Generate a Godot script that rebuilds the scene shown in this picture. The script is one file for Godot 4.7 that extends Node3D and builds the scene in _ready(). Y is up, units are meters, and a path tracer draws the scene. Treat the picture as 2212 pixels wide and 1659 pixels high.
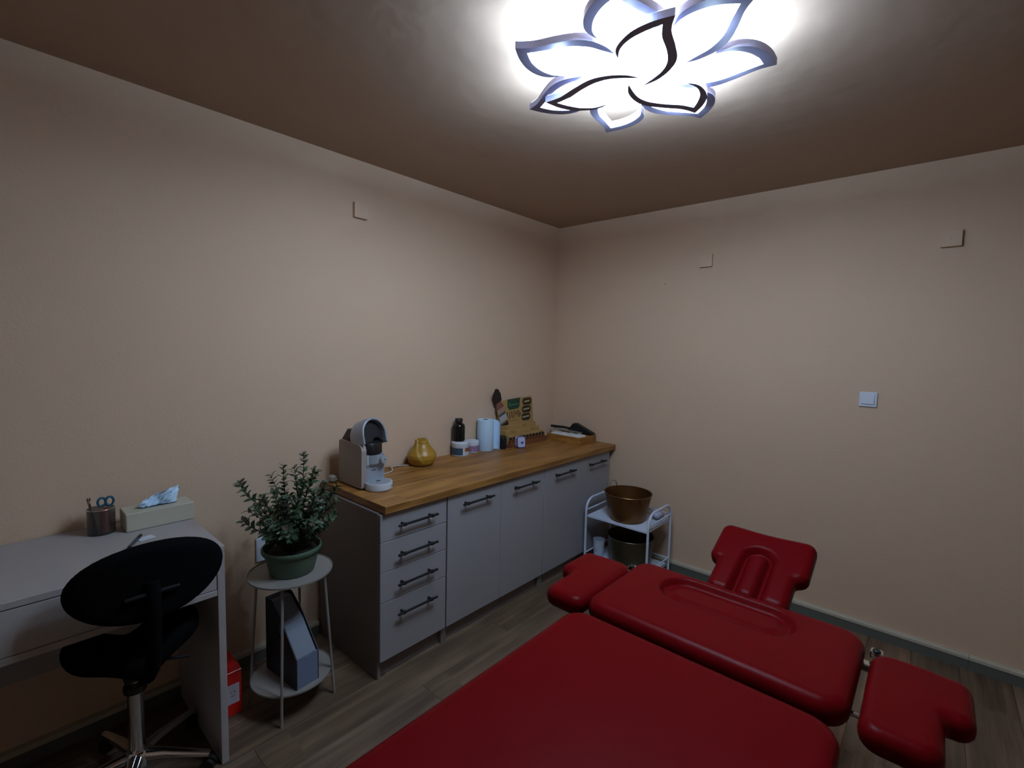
extends Node3D

# ------------------------------------------------------------------ helpers
const UPV := Vector3.UP
var used := {}
var M := {}
var rng := RandomNumberGenerator.new()

func numbered(called: String) -> String:
	if not used.has(called):
		used[called] = 0
		return called
	used[called] += 1
	return "%s_%03d" % [called, used[called]]

func thing(called: String, label: String, category: String, at := Vector3.ZERO, turn := 0.0, group := "") -> Node3D:
	var o := Node3D.new()
	o.name = numbered(called)
	add_child(o)
	o.position = at
	o.rotation.y = turn
	tag(o, label, category, group)
	return o

func tag(o: Node, label: String, category: String, group := "") -> void:
	o.set_meta("label", label)
	o.set_meta("category", category)
	if group:
		o.set_meta("group", group)

func obj(called: String, shape, m: Material, parent: Node = null, at := Vector3.ZERO) -> MeshInstance3D:
	var o := MeshInstance3D.new()
	if shape is SurfaceTool:
		shape.generate_normals()
		o.mesh = shape.commit()
	else:
		o.mesh = shape
	o.material_override = m
	o.cast_shadow = GeometryInstance3D.SHADOW_CASTING_SETTING_ON
	if parent == null:
		o.name = numbered(called)
		add_child(o)
	else:
		o.name = called
		parent.add_child(o, true)
	o.position = at
	return o

func struct(called: String, shape, m: Material, at := Vector3.ZERO) -> MeshInstance3D:
	var o := obj(called, shape, m, null, at)
	o.set_meta("kind", "structure")
	return o

func st() -> SurfaceTool:
	var s := SurfaceTool.new()
	s.begin(Mesh.PRIMITIVE_TRIANGLES)
	s.set_smooth_group(-1)
	return s

func tri(s: SurfaceTool, a: Vector3, b: Vector3, c: Vector3) -> void:
	s.add_vertex(a)
	s.add_vertex(b)
	s.add_vertex(c)

func tri_out(s: SurfaceTool, a: Vector3, b: Vector3, c: Vector3, mid: Vector3) -> void:
	var n := (a - c).cross(a - b)
	if n.length_squared() < 1e-20:
		return
	if n.dot((a + b + c) / 3.0 - mid) > 0:
		tri(s, a, b, c)
	else:
		tri(s, a, c, b)

func quad_out(s: SurfaceTool, a: Vector3, b: Vector3, c: Vector3, d: Vector3, mid: Vector3) -> void:
	tri_out(s, a, b, c, mid)
	tri_out(s, a, c, d, mid)

# a box with chamfered edges
func box(s: SurfaceTool, c: Vector3, size: Vector3, bev := 0.002, basis := Basis.IDENTITY) -> SurfaceTool:
	s.set_smooth_group(-1)
	var h := size / 2.0
	bev = minf(bev, minf(h.x, minf(h.y, h.z)) * 0.9)
	var v := {}
	for sx in [-1, 1]:
		for sy in [-1, 1]:
			for sz in [-1, 1]:
				for ax in 3:
					var p := Vector3(sx * h.x, sy * h.y, sz * h.z)
					for k in 3:
						if k != ax:
							p[k] -= bev * [sx, sy, sz][k]
					v[[sx, sy, sz, ax]] = c + basis * p
	for ax in 3:
		var b := (ax + 1) % 3
		var d := (ax + 2) % 3
		for sg in [-1, 1]:
			var q := []
			for w in [[-1, -1], [1, -1], [1, 1], [-1, 1]]:
				var k := [0, 0, 0, ax]
				k[ax] = sg
				k[b] = w[0]
				k[d] = w[1]
				q.append(v[k])
			quad_out(s, q[0], q[1], q[2], q[3], c)
		if bev > 0:
			for s1 in [-1, 1]:
				for s2 in [-1, 1]:
					var q := []
					for w in [[-1, b], [1, b], [1, d], [-1, d]]:
						var k := [0, 0, 0, w[1]]
						k[ax] = w[0]
						k[b] = s1
						k[d] = s2
						q.append(v[k])
					quad_out(s, q[0], q[1], q[2], q[3], c)
	if bev > 0:
		for sx in [-1, 1]:
			for sy in [-1, 1]:
				for sz in [-1, 1]:
					tri_out(s, v[[sx, sy, sz, 0]], v[[sx, sy, sz, 1]], v[[sx, sy, sz, 2]], c)
	return s

func bx(c: Vector3, size: Vector3, bev := 0.002, basis := Basis.IDENTITY) -> SurfaceTool:
	return box(st(), c, size, bev, basis)

# a tube swept along points
func tube(s: SurfaceTool, pts: Array, r, seg := 10, caps := true) -> SurfaceTool:
	var n := pts.size()
	var rings := []
	var side := Vector3.ZERO
	for i in n:
		var t: Vector3 = (pts[mini(i + 1, n - 1)] - pts[maxi(i - 1, 0)]).normalized()
		if side == Vector3.ZERO:
			side = t.cross(Vector3.UP if absf(t.y) < 0.9 else Vector3.RIGHT).normalized()
		else:
			side = (side - t * side.dot(t)).normalized()
		var up := side.cross(t)
		var rad: float = r[i] if r is Array else r
		var ring := []
		for k in seg:
			var a := TAU * k / seg
			ring.append(pts[i] + (side * cos(a) + up * sin(a)) * rad)
		rings.append(ring)
	s.set_smooth_group(1)
	for i in n - 1:
		var mid: Vector3 = (pts[i] + pts[i + 1]) / 2.0
		for k in seg:
			var l := (k + 1) % seg
			quad_out(s, rings[i][k], rings[i][l], rings[i + 1][l], rings[i + 1][k], mid)
	if caps:
		s.set_smooth_group(-1)
		for k in seg:
			var l := (k + 1) % seg
			tri_out(s, pts[0], rings[0][k], rings[0][l], pts[1])
			tri_out(s, pts[n - 1], rings[n - 1][k], rings[n - 1][l], pts[n - 2])
	return s

func tb(pts: Array, r, seg := 10, caps := true) -> SurfaceTool:
	return tube(st(), pts, r, seg, caps)

# profile of (radius, height) turned about the y axis; the profile runs with the outside on its right when going up
func lathe(s: SurfaceTool, prof: Array, seg := 32, c := Vector3.ZERO) -> SurfaceTool:
	var g := 1
	for i in prof.size() - 1:
		if i > 0:
			var d0: Vector2 = (prof[i] - prof[i - 1]).normalized()
			var d1: Vector2 = (prof[i + 1] - prof[i]).normalized()
			if d0.dot(d1) < 0.8:
				g += 1
		s.set_smooth_group(g)
		for k in seg:
			var a := TAU * k / seg
			var b := TAU * (k + 1) / seg
			var p0 := c + Vector3(prof[i].x * cos(a), prof[i].y, prof[i].x * sin(a))
			var p1 := c + Vector3(prof[i].x * cos(b), prof[i].y, prof[i].x * sin(b))
			var p2 := c + Vector3(prof[i + 1].x * cos(b), prof[i + 1].y, prof[i + 1].x * sin(b))
			var p3 := c + Vector3(prof[i + 1].x * cos(a), prof[i + 1].y, prof[i + 1].x * sin(a))
			if prof[i].x > 1e-6:
				tri(s, p0, p1, p2)
			if prof[i + 1].x > 1e-6:
				tri(s, p0, p2, p3)
	return s

func lt(prof: Array, seg := 32) -> SurfaceTool:
	return lathe(st(), prof, seg)

# polygon (x, y) pushed from z0 to z1, then placed
func prism(s: SurfaceTool, poly: Array, z0: float, z1: float, xf := Transform3D()) -> SurfaceTool:
	var pv := PackedVector2Array(poly)
	if Geometry2D.is_polygon_clockwise(pv):
		pv.reverse()
	var idx := Geometry2D.triangulate_polygon(pv)
	s.set_smooth_group(-1)
	var up := xf.basis * Vector3(0, 0, 1)
	for t in range(0, idx.size(), 3):
		var a := pv[idx[t]]
		var b := pv[idx[t + 1]]
		var c := pv[idx[t + 2]]
		for zz in [z0, z1]:
			var A := xf * Vector3(a.x, a.y, zz)
			var B := xf * Vector3(b.x, b.y, zz)
			var C := xf * Vector3(c.x, c.y, zz)
			tri_out(s, A, B, C, (A + B + C) / 3.0 + up * (1.0 if zz == z0 else -1.0))
	for i in pv.size():
		var p := pv[i]
		var q := pv[(i + 1) % pv.size()]
		var e := (q - p).normalized()
		var n := xf.basis * Vector3(e.y, -e.x, 0)
		var m0 := xf * Vector3((p.x + q.x) / 2, (p.y + q.y) / 2, (z0 + z1) / 2)
		quad_out(s, xf * Vector3(p.x, p.y, z0), xf * Vector3(q.x, q.y, z0), xf * Vector3(q.x, q.y, z1), xf * Vector3(p.x, p.y, z1), m0 - n)
	return s

func pr(poly: Array, z0: float, z1: float, xf := Transform3D()) -> SurfaceTool:
	return prism(st(), poly, z0, z1, xf)

# rounded rectangle outline
func rrect(w: float, h: float, r: float, c := Vector2.ZERO, n := 5) -> Array:
	var out := []
	for q in 4:
		var cx: float = (w / 2 - r) * [1, -1, -1, 1][q]
		var cy: float = (h / 2 - r) * [1, 1, -1, -1][q]
		for k in n + 1:
			var a := PI / 2 * (q + float(k) / n)
			out.append(c + Vector2(cx + r * cos(a), cy + r * sin(a)))
	return out

# smooth curve through 2D points
func curve2(pts: Array, per := 5) -> Array:
	var out := []
	for i in pts.size() - 1:
		var p0: Vector2 = pts[maxi(i - 1, 0)]
		var p3: Vector2 = pts[mini(i + 2, pts.size() - 1)]
		for k in per:
			out.append((pts[i] as Vector2).cubic_interpolate(pts[i + 1], p0, p3, float(k) / per))
	out.append(pts[-1])
	return out

func curve3(pts: Array, per := 6) -> Array:
	var out := []
	for i in pts.size() - 1:
		var p0: Vector3 = pts[maxi(i - 1, 0)]
		var p3: Vector3 = pts[mini(i + 2, pts.size() - 1)]
		for k in per:
			out.append((pts[i] as Vector3).cubic_interpolate(pts[i + 1], p0, p3, float(k) / per))
	out.append(pts[-1])
	return out

# surface nets of a signed distance
func nets(f: Callable, lo: Vector3, hi: Vector3, cell: float) -> ArrayMesh:
	var n := Vector3i(((hi - lo) / cell).ceil()) + Vector3i.ONE
	var val := PackedFloat32Array()
	val.resize(n.x * n.y * n.z)
	var i := 0
	for z in n.z:
		for y in n.y:
			for x in n.x:
				val[i] = f.call(lo + Vector3(x, y, z) * cell)
				i += 1
	var vid := PackedInt32Array()
	vid.resize(val.size())
	vid.fill(-1)
	var V := PackedVector3Array()
	var N := PackedVector3Array()
	var I := PackedInt32Array()
	var sy := n.x
	var sz := n.x * n.y
	var off := [0, 1, sy, sy + 1, sz, sz + 1, sz + sy, sz + sy + 1]
	var edges := [[0, 1], [2, 3], [4, 5], [6, 7], [0, 2], [1, 3], [4, 6], [5, 7], [0, 4], [1, 5], [2, 6], [3, 7]]
	for z in n.z - 1:
		for y in n.y - 1:
			for x in n.x - 1:
				var b := x + y * sy + z * sz
				var neg := 0
				for k in 8:
					if val[b + off[k]] < 0:
						neg += 1
				if neg == 0 or neg == 8:
					continue
				var p := Vector3.ZERO
				var cnt := 0
				for e in edges:
					var a: float = val[b + off[e[0]]]
					var c: float = val[b + off[e[1]]]
					if (a < 0) != (c < 0):
						var t := a / (a - c)
						var pa := Vector3(e[0] & 1, (e[0] >> 1) & 1, e[0] >> 2)
						var pb := Vector3(e[1] & 1, (e[1] >> 1) & 1, e[1] >> 2)
						p += pa.lerp(pb, t)
						cnt += 1
				p /= cnt
				vid[b] = V.size()
				var P := lo + (Vector3(x, y, z) + p) * cell
				V.append(P)
				var h := cell * 0.7
				N.append(Vector3(f.call(P + Vector3(h, 0, 0)) - f.call(P - Vector3(h, 0, 0)), f.call(P + Vector3(0, h, 0)) - f.call(P - Vector3(0, h, 0)), f.call(P + Vector3(0, 0, h)) - f.call(P - Vector3(0, 0, h))).normalized())
	for z in range(1, n.z - 1):
		for y in range(1, n.y - 1):
			for x in range(1, n.x - 1):
				var b := x + y * sy + z * sz
				for ax in 3:
					var d0: int = [1, sy, sz][ax]
					if (val[b] < 0) == (val[b + d0] < 0):
						continue
					var d1: int = [sy, sz, 1][ax]
					var d2: int = [sz, 1, sy][ax]
					var q := [vid[b], vid[b - d1], vid[b - d1 - d2], vid[b - d2]]
					if q.min() < 0:
						continue
					if val[b] < 0:
						I.append_array([q[0], q[2], q[1], q[0], q[3], q[2]])
					else:
						I.append_array([q[0], q[1], q[2], q[0], q[2], q[3]])
	# face the way the normals point (clockwise front)
	if I.size() > 2:
		var fn := (V[I[0]] - V[I[2]]).cross(V[I[0]] - V[I[1]])
		if fn.dot(N[I[0]]) < 0:
			for t in range(0, I.size(), 3):
				var sw := I[t + 1]
				I[t + 1] = I[t + 2]
				I[t + 2] = sw
	var arr := []
	arr.resize(Mesh.ARRAY_MAX)
	arr[Mesh.ARRAY_VERTEX] = V
	arr[Mesh.ARRAY_NORMAL] = N
	arr[Mesh.ARRAY_INDEX] = I
	var me := ArrayMesh.new()
	me.add_surface_from_arrays(Mesh.PRIMITIVE_TRIANGLES, arr)
	return me

func sd_box2(p: Vector2, c: Vector2, h: Vector2, r: float) -> float:
	var q := (p - c).abs() - h + Vector2(r, r)
	return minf(maxf(q.x, q.y), 0.0) + Vector2(maxf(q.x, 0), maxf(q.y, 0)).length() - r

func smin(a: float, b: float, k: float) -> float:
	var h := clampf(0.5 + 0.5 * (b - a) / k, 0.0, 1.0)
	return lerpf(b, a, h) - k * h * (1.0 - h)

# a padded slab: outline distance d2, y measured from the middle of its thickness
func slab(d2: float, y: float, half: float, r: float) -> float:
	var qx := d2 + r
	var qy := absf(y) - half + r
	return minf(maxf(qx, qy), 0.0) + sqrt(maxf(qx, 0) * maxf(qx, 0) + maxf(qy, 0) * maxf(qy, 0)) - r

# base colour as a linear value
func mat(r: float, g: float, b: float, rough := 0.6, metal := 0.0, spec := 0.5) -> StandardMaterial3D:
	var m := StandardMaterial3D.new()
	m.albedo_color = Color(r, g, b).linear_to_srgb()
	m.roughness = rough
	m.metallic = metal
	m.metallic_specular = spec
	return m

func noise(s: int, freq: float, oct := 3) -> FastNoiseLite:
	var n := FastNoiseLite.new()
	n.seed = s
	n.noise_type = FastNoiseLite.TYPE_SIMPLEX_SMOOTH
	n.frequency = freq
	n.fractal_octaves = oct
	return n

func bump(m: StandardMaterial3D, s: int, freq: float, per_m: float, amount: float) -> StandardMaterial3D:
	var t := NoiseTexture2D.new()
	t.width = 512
	t.height = 512
	t.seamless = true
	t.noise = noise(s, freq, 4)
	t.as_normal_map = true
	t.bump_strength = 4.0
	m.normal_enabled = true
	m.normal_texture = t
	m.normal_scale = amount
	m.uv1_triplanar = true
	m.uv1_world_triplanar = true
	m.uv1_scale = Vector3(per_m, per_m, per_m)
	return m

# wood grain that runs along u; tileable enough at the scale it is used
func wood_image(w: int, h: int, s: int, light: Color, dark: Color, streak: float) -> ImageTexture:
	var im := Image.create(w, h, false, Image.FORMAT_RGB8)
	var n1 := noise(s, 0.012, 3)
	var n2 := noise(s + 7, 0.05, 2)
	var n3 := noise(s + 13, 0.008, 2)
	for y in h:
		for x in w:
			var warp := n3.get_noise_2d(x * 0.8, y * 1.2) * 14.0
			var a := n1.get_noise_2d(x * 0.09, y * 3.0 + warp) * 0.5 + 0.5
			var b := n2.get_noise_2d(x * 0.05, y * 5.0) * 0.5 + 0.5
			var c := n3.get_noise_2d(x * 0.5 + 400, y * 2.0) * 0.5 + 0.5
			var v := clampf((a * 0.55 + b * 0.25 + c * 0.4 - 0.6) * streak + 0.5, 0, 1)
			im.set_pixel(x, y, dark.lerp(light, v))
	return ImageTexture.create_from_image(im)

func wood(tex: Texture2D, tint: Color, rough: float, scale: Vector3, offset := Vector3.ZERO) -> StandardMaterial3D:
	var m := StandardMaterial3D.new()
	m.albedo_texture = tex
	m.albedo_color = tint
	m.roughness = rough
	m.uv1_triplanar = true
	m.uv1_triplanar_sharpness = 8.0
	m.uv1_scale = scale
	m.uv1_offset = offset
	return m

# ------------------------------------------------------------------ scene
const ROOM_H := 2.633
const WEST := -4.75
const SOUTH := 4.3
const TOP := 0.86          # worktop height
const PETALS := [211.0, 263.5, 315.5, 7.0, 59.0, 109.0, 160.0, 135.8, 254.0, 12.5]   # seven upper, three lower
const LAMP := Vector3(-1.868, ROOM_H, 1.678)

func _ready() -> void:
	rng.seed = 7
	# camera
	var cam := Camera3D.new()
	cam.name = "camera"
	add_child(cam)
	var r := Vector3(0.66278, 0.02313, 0.74846)
	var u := Vector3(0.04186, 0.99682, -0.06787)
	var f := Vector3(0.74764, -0.07631, -0.65970)
	cam.transform = Transform3D(Basis(r, u, -f).orthonormalized(), Vector3(-3.3884, 1.6113, 2.4916))
	cam.fov = 77.37
	cam.near = 0.02
	cam.current = true
	# environment: a closed room, no sky
	var we := WorldEnvironment.new()
	we.name = "environment"
	var env := Environment.new()
	env.background_mode = Environment.BG_COLOR
	env.background_color = Color.BLACK
	env.tonemap_mode = Environment.TONE_MAPPER_LINEAR
	env.tonemap_exposure = 1.07
	env.sdfgi_enabled = true
	env.ssao_enabled = true
	env.ssil_enabled = true
	we.environment = env
	add_child(we)
	# the ceiling lamp's light: one small cold source in the opening of each petal
	for k in 10:
		var o := OmniLight3D.new()
		o.name = "petal_light"
		o.light_color = Color(0.76, 0.88, 1.0)
		o.light_energy = 0.21
		o.light_size = 0.03
		o.shadow_enabled = true
		o.omni_range = 12.0
		o.omni_attenuation = 2.0
		add_child(o, true)
		var a := deg_to_rad(PETALS[k])
		var d := Vector3(cos(a), 0, sin(a))
		o.position = LAMP + (d * 0.285 + Vector3(0, -0.096, 0) if k < 7 else d * 0.17 + Vector3(0, -0.100, 0))

	materials()
	room()
	lamp()
	treatment_table()
	cabinets()
	desk()
	stool()
	trolley()
	plant_stand()
	worktop_things()
	wall_things()

func materials() -> void:
	M.wall = bump(mat(0.645, 0.460, 0.325, 0.85, 0, 0.3), 3, 0.06, 2.2, 0.12)
	M.ceiling = bump(mat(0.46, 0.335, 0.25, 0.9, 0, 0.3), 5, 0.02, 0.7, 0.10)
	M.trim_shaded = mat(0.115, 0.12, 0.10, 0.5)  # baseboard face, darkened: the shade on it is put into the colour
	M.trim_lit = mat(0.50, 0.45, 0.35, 0.6)  # same baseboard, paler: lamplight on its top painted as colour
	var fl := wood_image(768, 384, 21, Color(0.55, 0.455, 0.37), Color(0.34, 0.275, 0.22), 1.7)
	M.floor = []
	var tints := [Color(1, 1, 1), Color(0.93, 0.93, 0.92), Color(1.0, 0.97, 0.93), Color(0.87, 0.86, 0.84), Color(0.97, 0.98, 1.0)]
	for k in 5:
		M.floor.append(wood(fl, tints[k], 0.5, Vector3(0.72, 1.4, 1.4), Vector3(k * 0.37, k * 0.21, k * 0.43)))
	M.subfloor = mat(0.08, 0.07, 0.06, 0.9)
	var ok := wood_image(1024, 384, 44, Color(0.77, 0.585, 0.35), Color(0.50, 0.34, 0.165), 1.8)
	M.oak = wood(ok, Color(0.92, 0.88, 0.79), 0.45, Vector3(0.55, 1.3, 1.3), Vector3(0.1, 0.3, 0.2))
	M.box_oak = wood(ok, Color(0.95, 0.89, 0.74), 0.5, Vector3(1.2, 2.2, 2.2), Vector3(0.5, 0.1, 0.7))
	M.front = bump(mat(0.305, 0.290, 0.300, 0.55), 9, 0.2, 3.0, 0.05)
	M.carcass = mat(0.19, 0.16, 0.15, 0.6)
	M.black_metal = mat(0.012, 0.012, 0.013, 0.4, 0.3)
	M.vinyl = bump(mat(0.125, 0.0022, 0.0036, 0.34, 0, 0.17), 11, 0.15, 5.0, 0.10)
	M.chrome = mat(0.75, 0.76, 0.78, 0.12, 1.0)
	M.white_metal = mat(0.62, 0.68, 0.82, 0.4)
	M.white = mat(0.66, 0.70, 0.78, 0.5)
	M.paper = mat(0.60, 0.80, 1.0, 0.85)
	M.black = mat(0.008, 0.008, 0.009, 0.5)
	M.fabric = mat(0.004, 0.004, 0.0045, 0.95, 0, 0.15)
	M.desk = bump(mat(0.39, 0.36, 0.35, 0.55), 15, 0.2, 3.0, 0.05)
	M.cream = mat(0.50, 0.47, 0.36, 0.7)
	M.frame = mat(0.31, 0.30, 0.44, 0.5, 0, 0.3)
	M.plastic = mat(0.75, 0.75, 0.75, 0.4)
	var glow := mat(0.9, 0.92, 0.95, 0.5)
	glow.emission_enabled = true
	glow.emission = Color(0.86, 0.92, 1.0)
	glow.emission_energy_multiplier = 3.0
	M.glow = glow

func room() -> void:
	# walls with thickness
	struct("wall_left", bx(Vector3(WEST / 2, ROOM_H / 2, -0.06), Vector3(-WEST + 0.24, ROOM_H + 0.2, 0.12), 0), M.wall)
	struct("wall_right", bx(Vector3(0.06, ROOM_H / 2, SOUTH / 2), Vector3(0.12, ROOM_H + 0.2, SOUTH), 0), M.wall)
	struct("wall_near", bx(Vector3(WEST / 2, ROOM_H / 2, SOUTH + 0.06), Vector3(-WEST + 0.24, ROOM_H + 0.2, 0.12), 0), M.wall)
	struct("wall_side", bx(Vector3(WEST - 0.06, ROOM_H / 2, SOUTH / 2), Vector3(0.12, ROOM_H + 0.2, SOUTH), 0), M.wall)
	struct("ceiling", bx(Vector3(WEST / 2, ROOM_H + 0.06, SOUTH / 2), Vector3(-WEST + 0.24, 0.12, SOUTH + 0.24), 0), M.ceiling)
	var fl := struct("floor", bx(Vector3(WEST / 2, -0.062, SOUTH / 2), Vector3(-WEST + 0.24, 0.1, SOUTH + 0.24), 0), M.subfloor)
	# laminate planks laid along the cabinet wall
	var pw := 0.192
	var pl := 1.285
	var meshes := {}
	var row := 0
	var z := 0.0
	while z < SOUTH - 0.01:
		var w := minf(pw, SOUTH - z)
		var x := WEST - fmod(row * 0.47, 1.0) * pl
		while x < -0.005:
			var x0 := maxf(x, WEST)
			var x1 := minf(x + pl, 0.0)
			if x1 - x0 > 0.01:
				var key := "%.3f_%.3f" % [x1 - x0, w]
				if not meshes.has(key):
					var s := bx(Vector3.ZERO, Vector3(x1 - x0 - 0.0008, 0.012, w - 0.0008), 0.0012)
					s.generate_normals()
					meshes[key] = s.commit()
				obj("plank", meshes[key], M.floor[(row * 3 + int((x - WEST) / pl + 5) * 2) % 5], fl, Vector3((x0 + x1) / 2, -0.006, z + w / 2))
			x += pl
		z += pw
		row += 1
	# baseboards, with joints where two lengths meet
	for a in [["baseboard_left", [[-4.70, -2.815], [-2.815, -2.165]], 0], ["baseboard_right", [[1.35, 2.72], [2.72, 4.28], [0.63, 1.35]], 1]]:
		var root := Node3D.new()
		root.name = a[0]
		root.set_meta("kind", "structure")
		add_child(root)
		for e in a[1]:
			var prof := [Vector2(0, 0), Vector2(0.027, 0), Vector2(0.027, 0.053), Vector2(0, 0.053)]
			var cap := [Vector2(0, 0.0532), Vector2(0.030, 0.0532), Vector2(0.030, 0.0690), Vector2(0.027, 0.0725), Vector2(0, 0.0735)]  # profile of the top edge that is painted as lit
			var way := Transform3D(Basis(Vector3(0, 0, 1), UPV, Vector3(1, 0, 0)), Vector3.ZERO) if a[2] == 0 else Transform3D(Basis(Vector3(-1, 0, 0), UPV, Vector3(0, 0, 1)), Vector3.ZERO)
			var bo := obj("board", pr(prof, e[0] + 0.0006, e[1] - 0.0006, way), M.trim_shaded, root)
			obj("lit_top_strip", pr(cap, e[0] + 0.0006, e[1] - 0.0006, way), M.trim_lit, bo)  # lit top of the board, made as a paler strip of its own

# ------------------------------------------------------------------ ceiling lamp
func petal(root: Node3D, ang: float, y: float, hook: Array, hook_in: Array, sweep: Array, sweep_in: Array) -> void:
	# u points out from the lamp's middle, v across; y is below the ceiling
	var c := cos(ang)
	var s := sin(ang)
	var xf := Transform3D(Basis(Vector3(c, 0, s), Vector3(-s, 0, c), Vector3(0, -1, 0)), Vector3(0, y, 0))
	var fr := st()
	var gl := st()
	for side in [[hook, hook_in], [sweep, sweep_in]]:
		var o := curve2(side[0], 6)
		var i := curve2(side[1], 6)
		var m := o.size()
		# resample the inner edge to as many points
		var ii := []
		for k in m:
			var t := float(k) / (m - 1) * (i.size() - 1)
			var a := int(minf(floorf(t), i.size() - 2))
			ii.append((i[a] as Vector2).lerp(i[a + 1], t - a))
		for k in m - 1:
			var q := [o[k], o[k + 1], ii[k + 1], ii[k]]
			# opaque rim underneath
			strip(fr, q, -0.004, 0.006, xf)
			# its outer wall, which hides the acrylic from the side
			var e0: Vector2 = (ii[k] - o[k]) * 0.12
			var e1: Vector2 = (ii[k + 1] - o[k + 1]) * 0.12
			strip(fr, [o[k], o[k + 1], o[k + 1] + e1, o[k] + e0], -0.015, -0.004, xf)
			# glowing acrylic above it, reaching inwards
			var g := []
			for w in [[o[k], ii[k]], [o[k + 1], ii[k + 1]]]:
				var dv: Vector2 = w[1] - w[0]
				var d: Vector2 = dv.normalized() if dv.length() > 0.001 else Vector2.ZERO
				g.append([w[0].lerp(w[1], 0.14) + d * 0.0005, w[1] + d * 0.007])
			strip(gl, [g[0][0], g[1][0], g[1][1], g[0][1]], -0.019, -0.0045, xf)
	var p := obj("petal", fr, M.frame, root)
	obj("diffuser", gl, M.glow, p)

func strip(s: SurfaceTool, q: Array, z0: float, z1: float, xf: Transform3D) -> void:
	var mid := Vector2.ZERO
	for p in q:
		mid += p / 4.0
	var c := xf * Vector3(mid.x, mid.y, (z0 + z1) / 2)
	var lo := []
	var hi := []
	for p in q:
		lo.append(xf * Vector3(p.x, p.y, z0))
		hi.append(xf * Vector3(p.x, p.y, z1))
	s.set_smooth_group(-1)
	quad_out(s, lo[0], lo[1], lo[2], lo[3], c)
	quad_out(s, hi[0], hi[1], hi[2], hi[3], c)
	quad_out(s, lo[0], lo[1], hi[1], hi[0], c)
	quad_out(s, lo[3], lo[2], hi[2], hi[3], c)

func lamp() -> void:
	var t := thing("ceiling_lamp", "white flower-shaped ceiling lamp with ten glowing open petals", "lamp", LAMP)
	obj("base_plate", lt([Vector2(0, -0.045), Vector2(0.17, -0.045), Vector2(0.18, -0.040), Vector2(0.18, -0.001), Vector2(0, -0.001)], 48), M.plastic, t)
	# ventilation holes in the plate's underside
	var vh := st()
	for k in 9:
		for j in 4:
			var a := 2.15 + k * 0.045
			var rr := 0.125 + j * 0.011
			lathe(vh, [Vector2(0, -0.0462), Vector2(0.002, -0.0462), Vector2(0.002, -0.044)], 6, Vector3(cos(a) * rr, 0, sin(a) * rr))
	var vo := obj("vent_holes", vh, M.black, t)
	vo.set_meta("kind", "stuff")
	# arms that carry the petals
	for k in 7:
		var a := deg_to_rad(PETALS[k])
		var d := Vector3(cos(a), 0, sin(a))
		obj("arm", tb([d * 0.10 + UPV * -0.04, d * 0.16 + UPV * -0.062, d * 0.20 + UPV * -0.075], 0.007, 8), M.plastic, t)
	var o_hook := [Vector2(0.430, 0), Vector2(0.402, 0.046), Vector2(0.365, 0.086), Vector2(0.322, 0.110), Vector2(0.276, 0.113), Vector2(0.228, 0.086)]
	var o_hook_in := [Vector2(0.388, 0.010), Vector2(0.358, 0.052), Vector2(0.315, 0.083), Vector2(0.268, 0.095), Vector2(0.228, 0.086)]
	var o_sweep := [Vector2(0.430, 0), Vector2(0.380, -0.022), Vector2(0.322, -0.068), Vector2(0.272, -0.100), Vector2(0.225, -0.110), Vector2(0.172, -0.100), Vector2(0.130, -0.078)]
	var o_sweep_in := [Vector2(0.388, 0.010), Vector2(0.332, -0.028), Vector2(0.281, -0.064), Vector2(0.224, -0.082), Vector2(0.174, -0.080), Vector2(0.130, -0.078)]
	for k in 7:
		petal(t, deg_to_rad(PETALS[k]), -0.100, o_hook, o_hook_in, o_sweep, o_sweep_in)
	var i_hook := [Vector2(0.330, 0), Vector2(0.302, 0.050), Vector2(0.262, 0.092), Vector2(0.212, 0.114), Vector2(0.165, 0.118), Vector2(0.125, 0.099)]
	var i_hook_in := [Vector2(0.292, 0.020), Vector2(0.262, 0.056), Vector2(0.222, 0.090), Vector2(0.175, 0.106), Vector2(0.125, 0.099)]
	var i_sweep := [Vector2(0.330, 0), Vector2(0.270, -0.013), Vector2(0.205, -0.050), Vector2(0.140, -0.080), Vector2(0.080, -0.080), Vector2(0.025, -0.060), Vector2(-0.015, -0.025)]
	var i_sweep_in := [Vector2(0.292, 0.020), Vector2(0.240, 0.003), Vector2(0.182, -0.032), Vector2(0.124, -0.056), Vector2(0.066, -0.056), Vector2(-0.015, -0.025)]
	for k in 3:
		petal(t, deg_to_rad(PETALS[7 + k]), -0.124, i_hook, i_hook_in, i_sweep, i_sweep_in)
		var a := deg_to_rad(PETALS[7 + k])
		var d := Vector3(cos(a), 0, sin(a))
		obj("arm", tb([d * 0.09 + UPV * -0.04, d * 0.12 + UPV * -0.085, d * 0.15 + UPV * -0.105], 0.007, 8), M.plastic, t)

# ------------------------------------------------------------------ massage table
const TZ := 2.025

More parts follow.
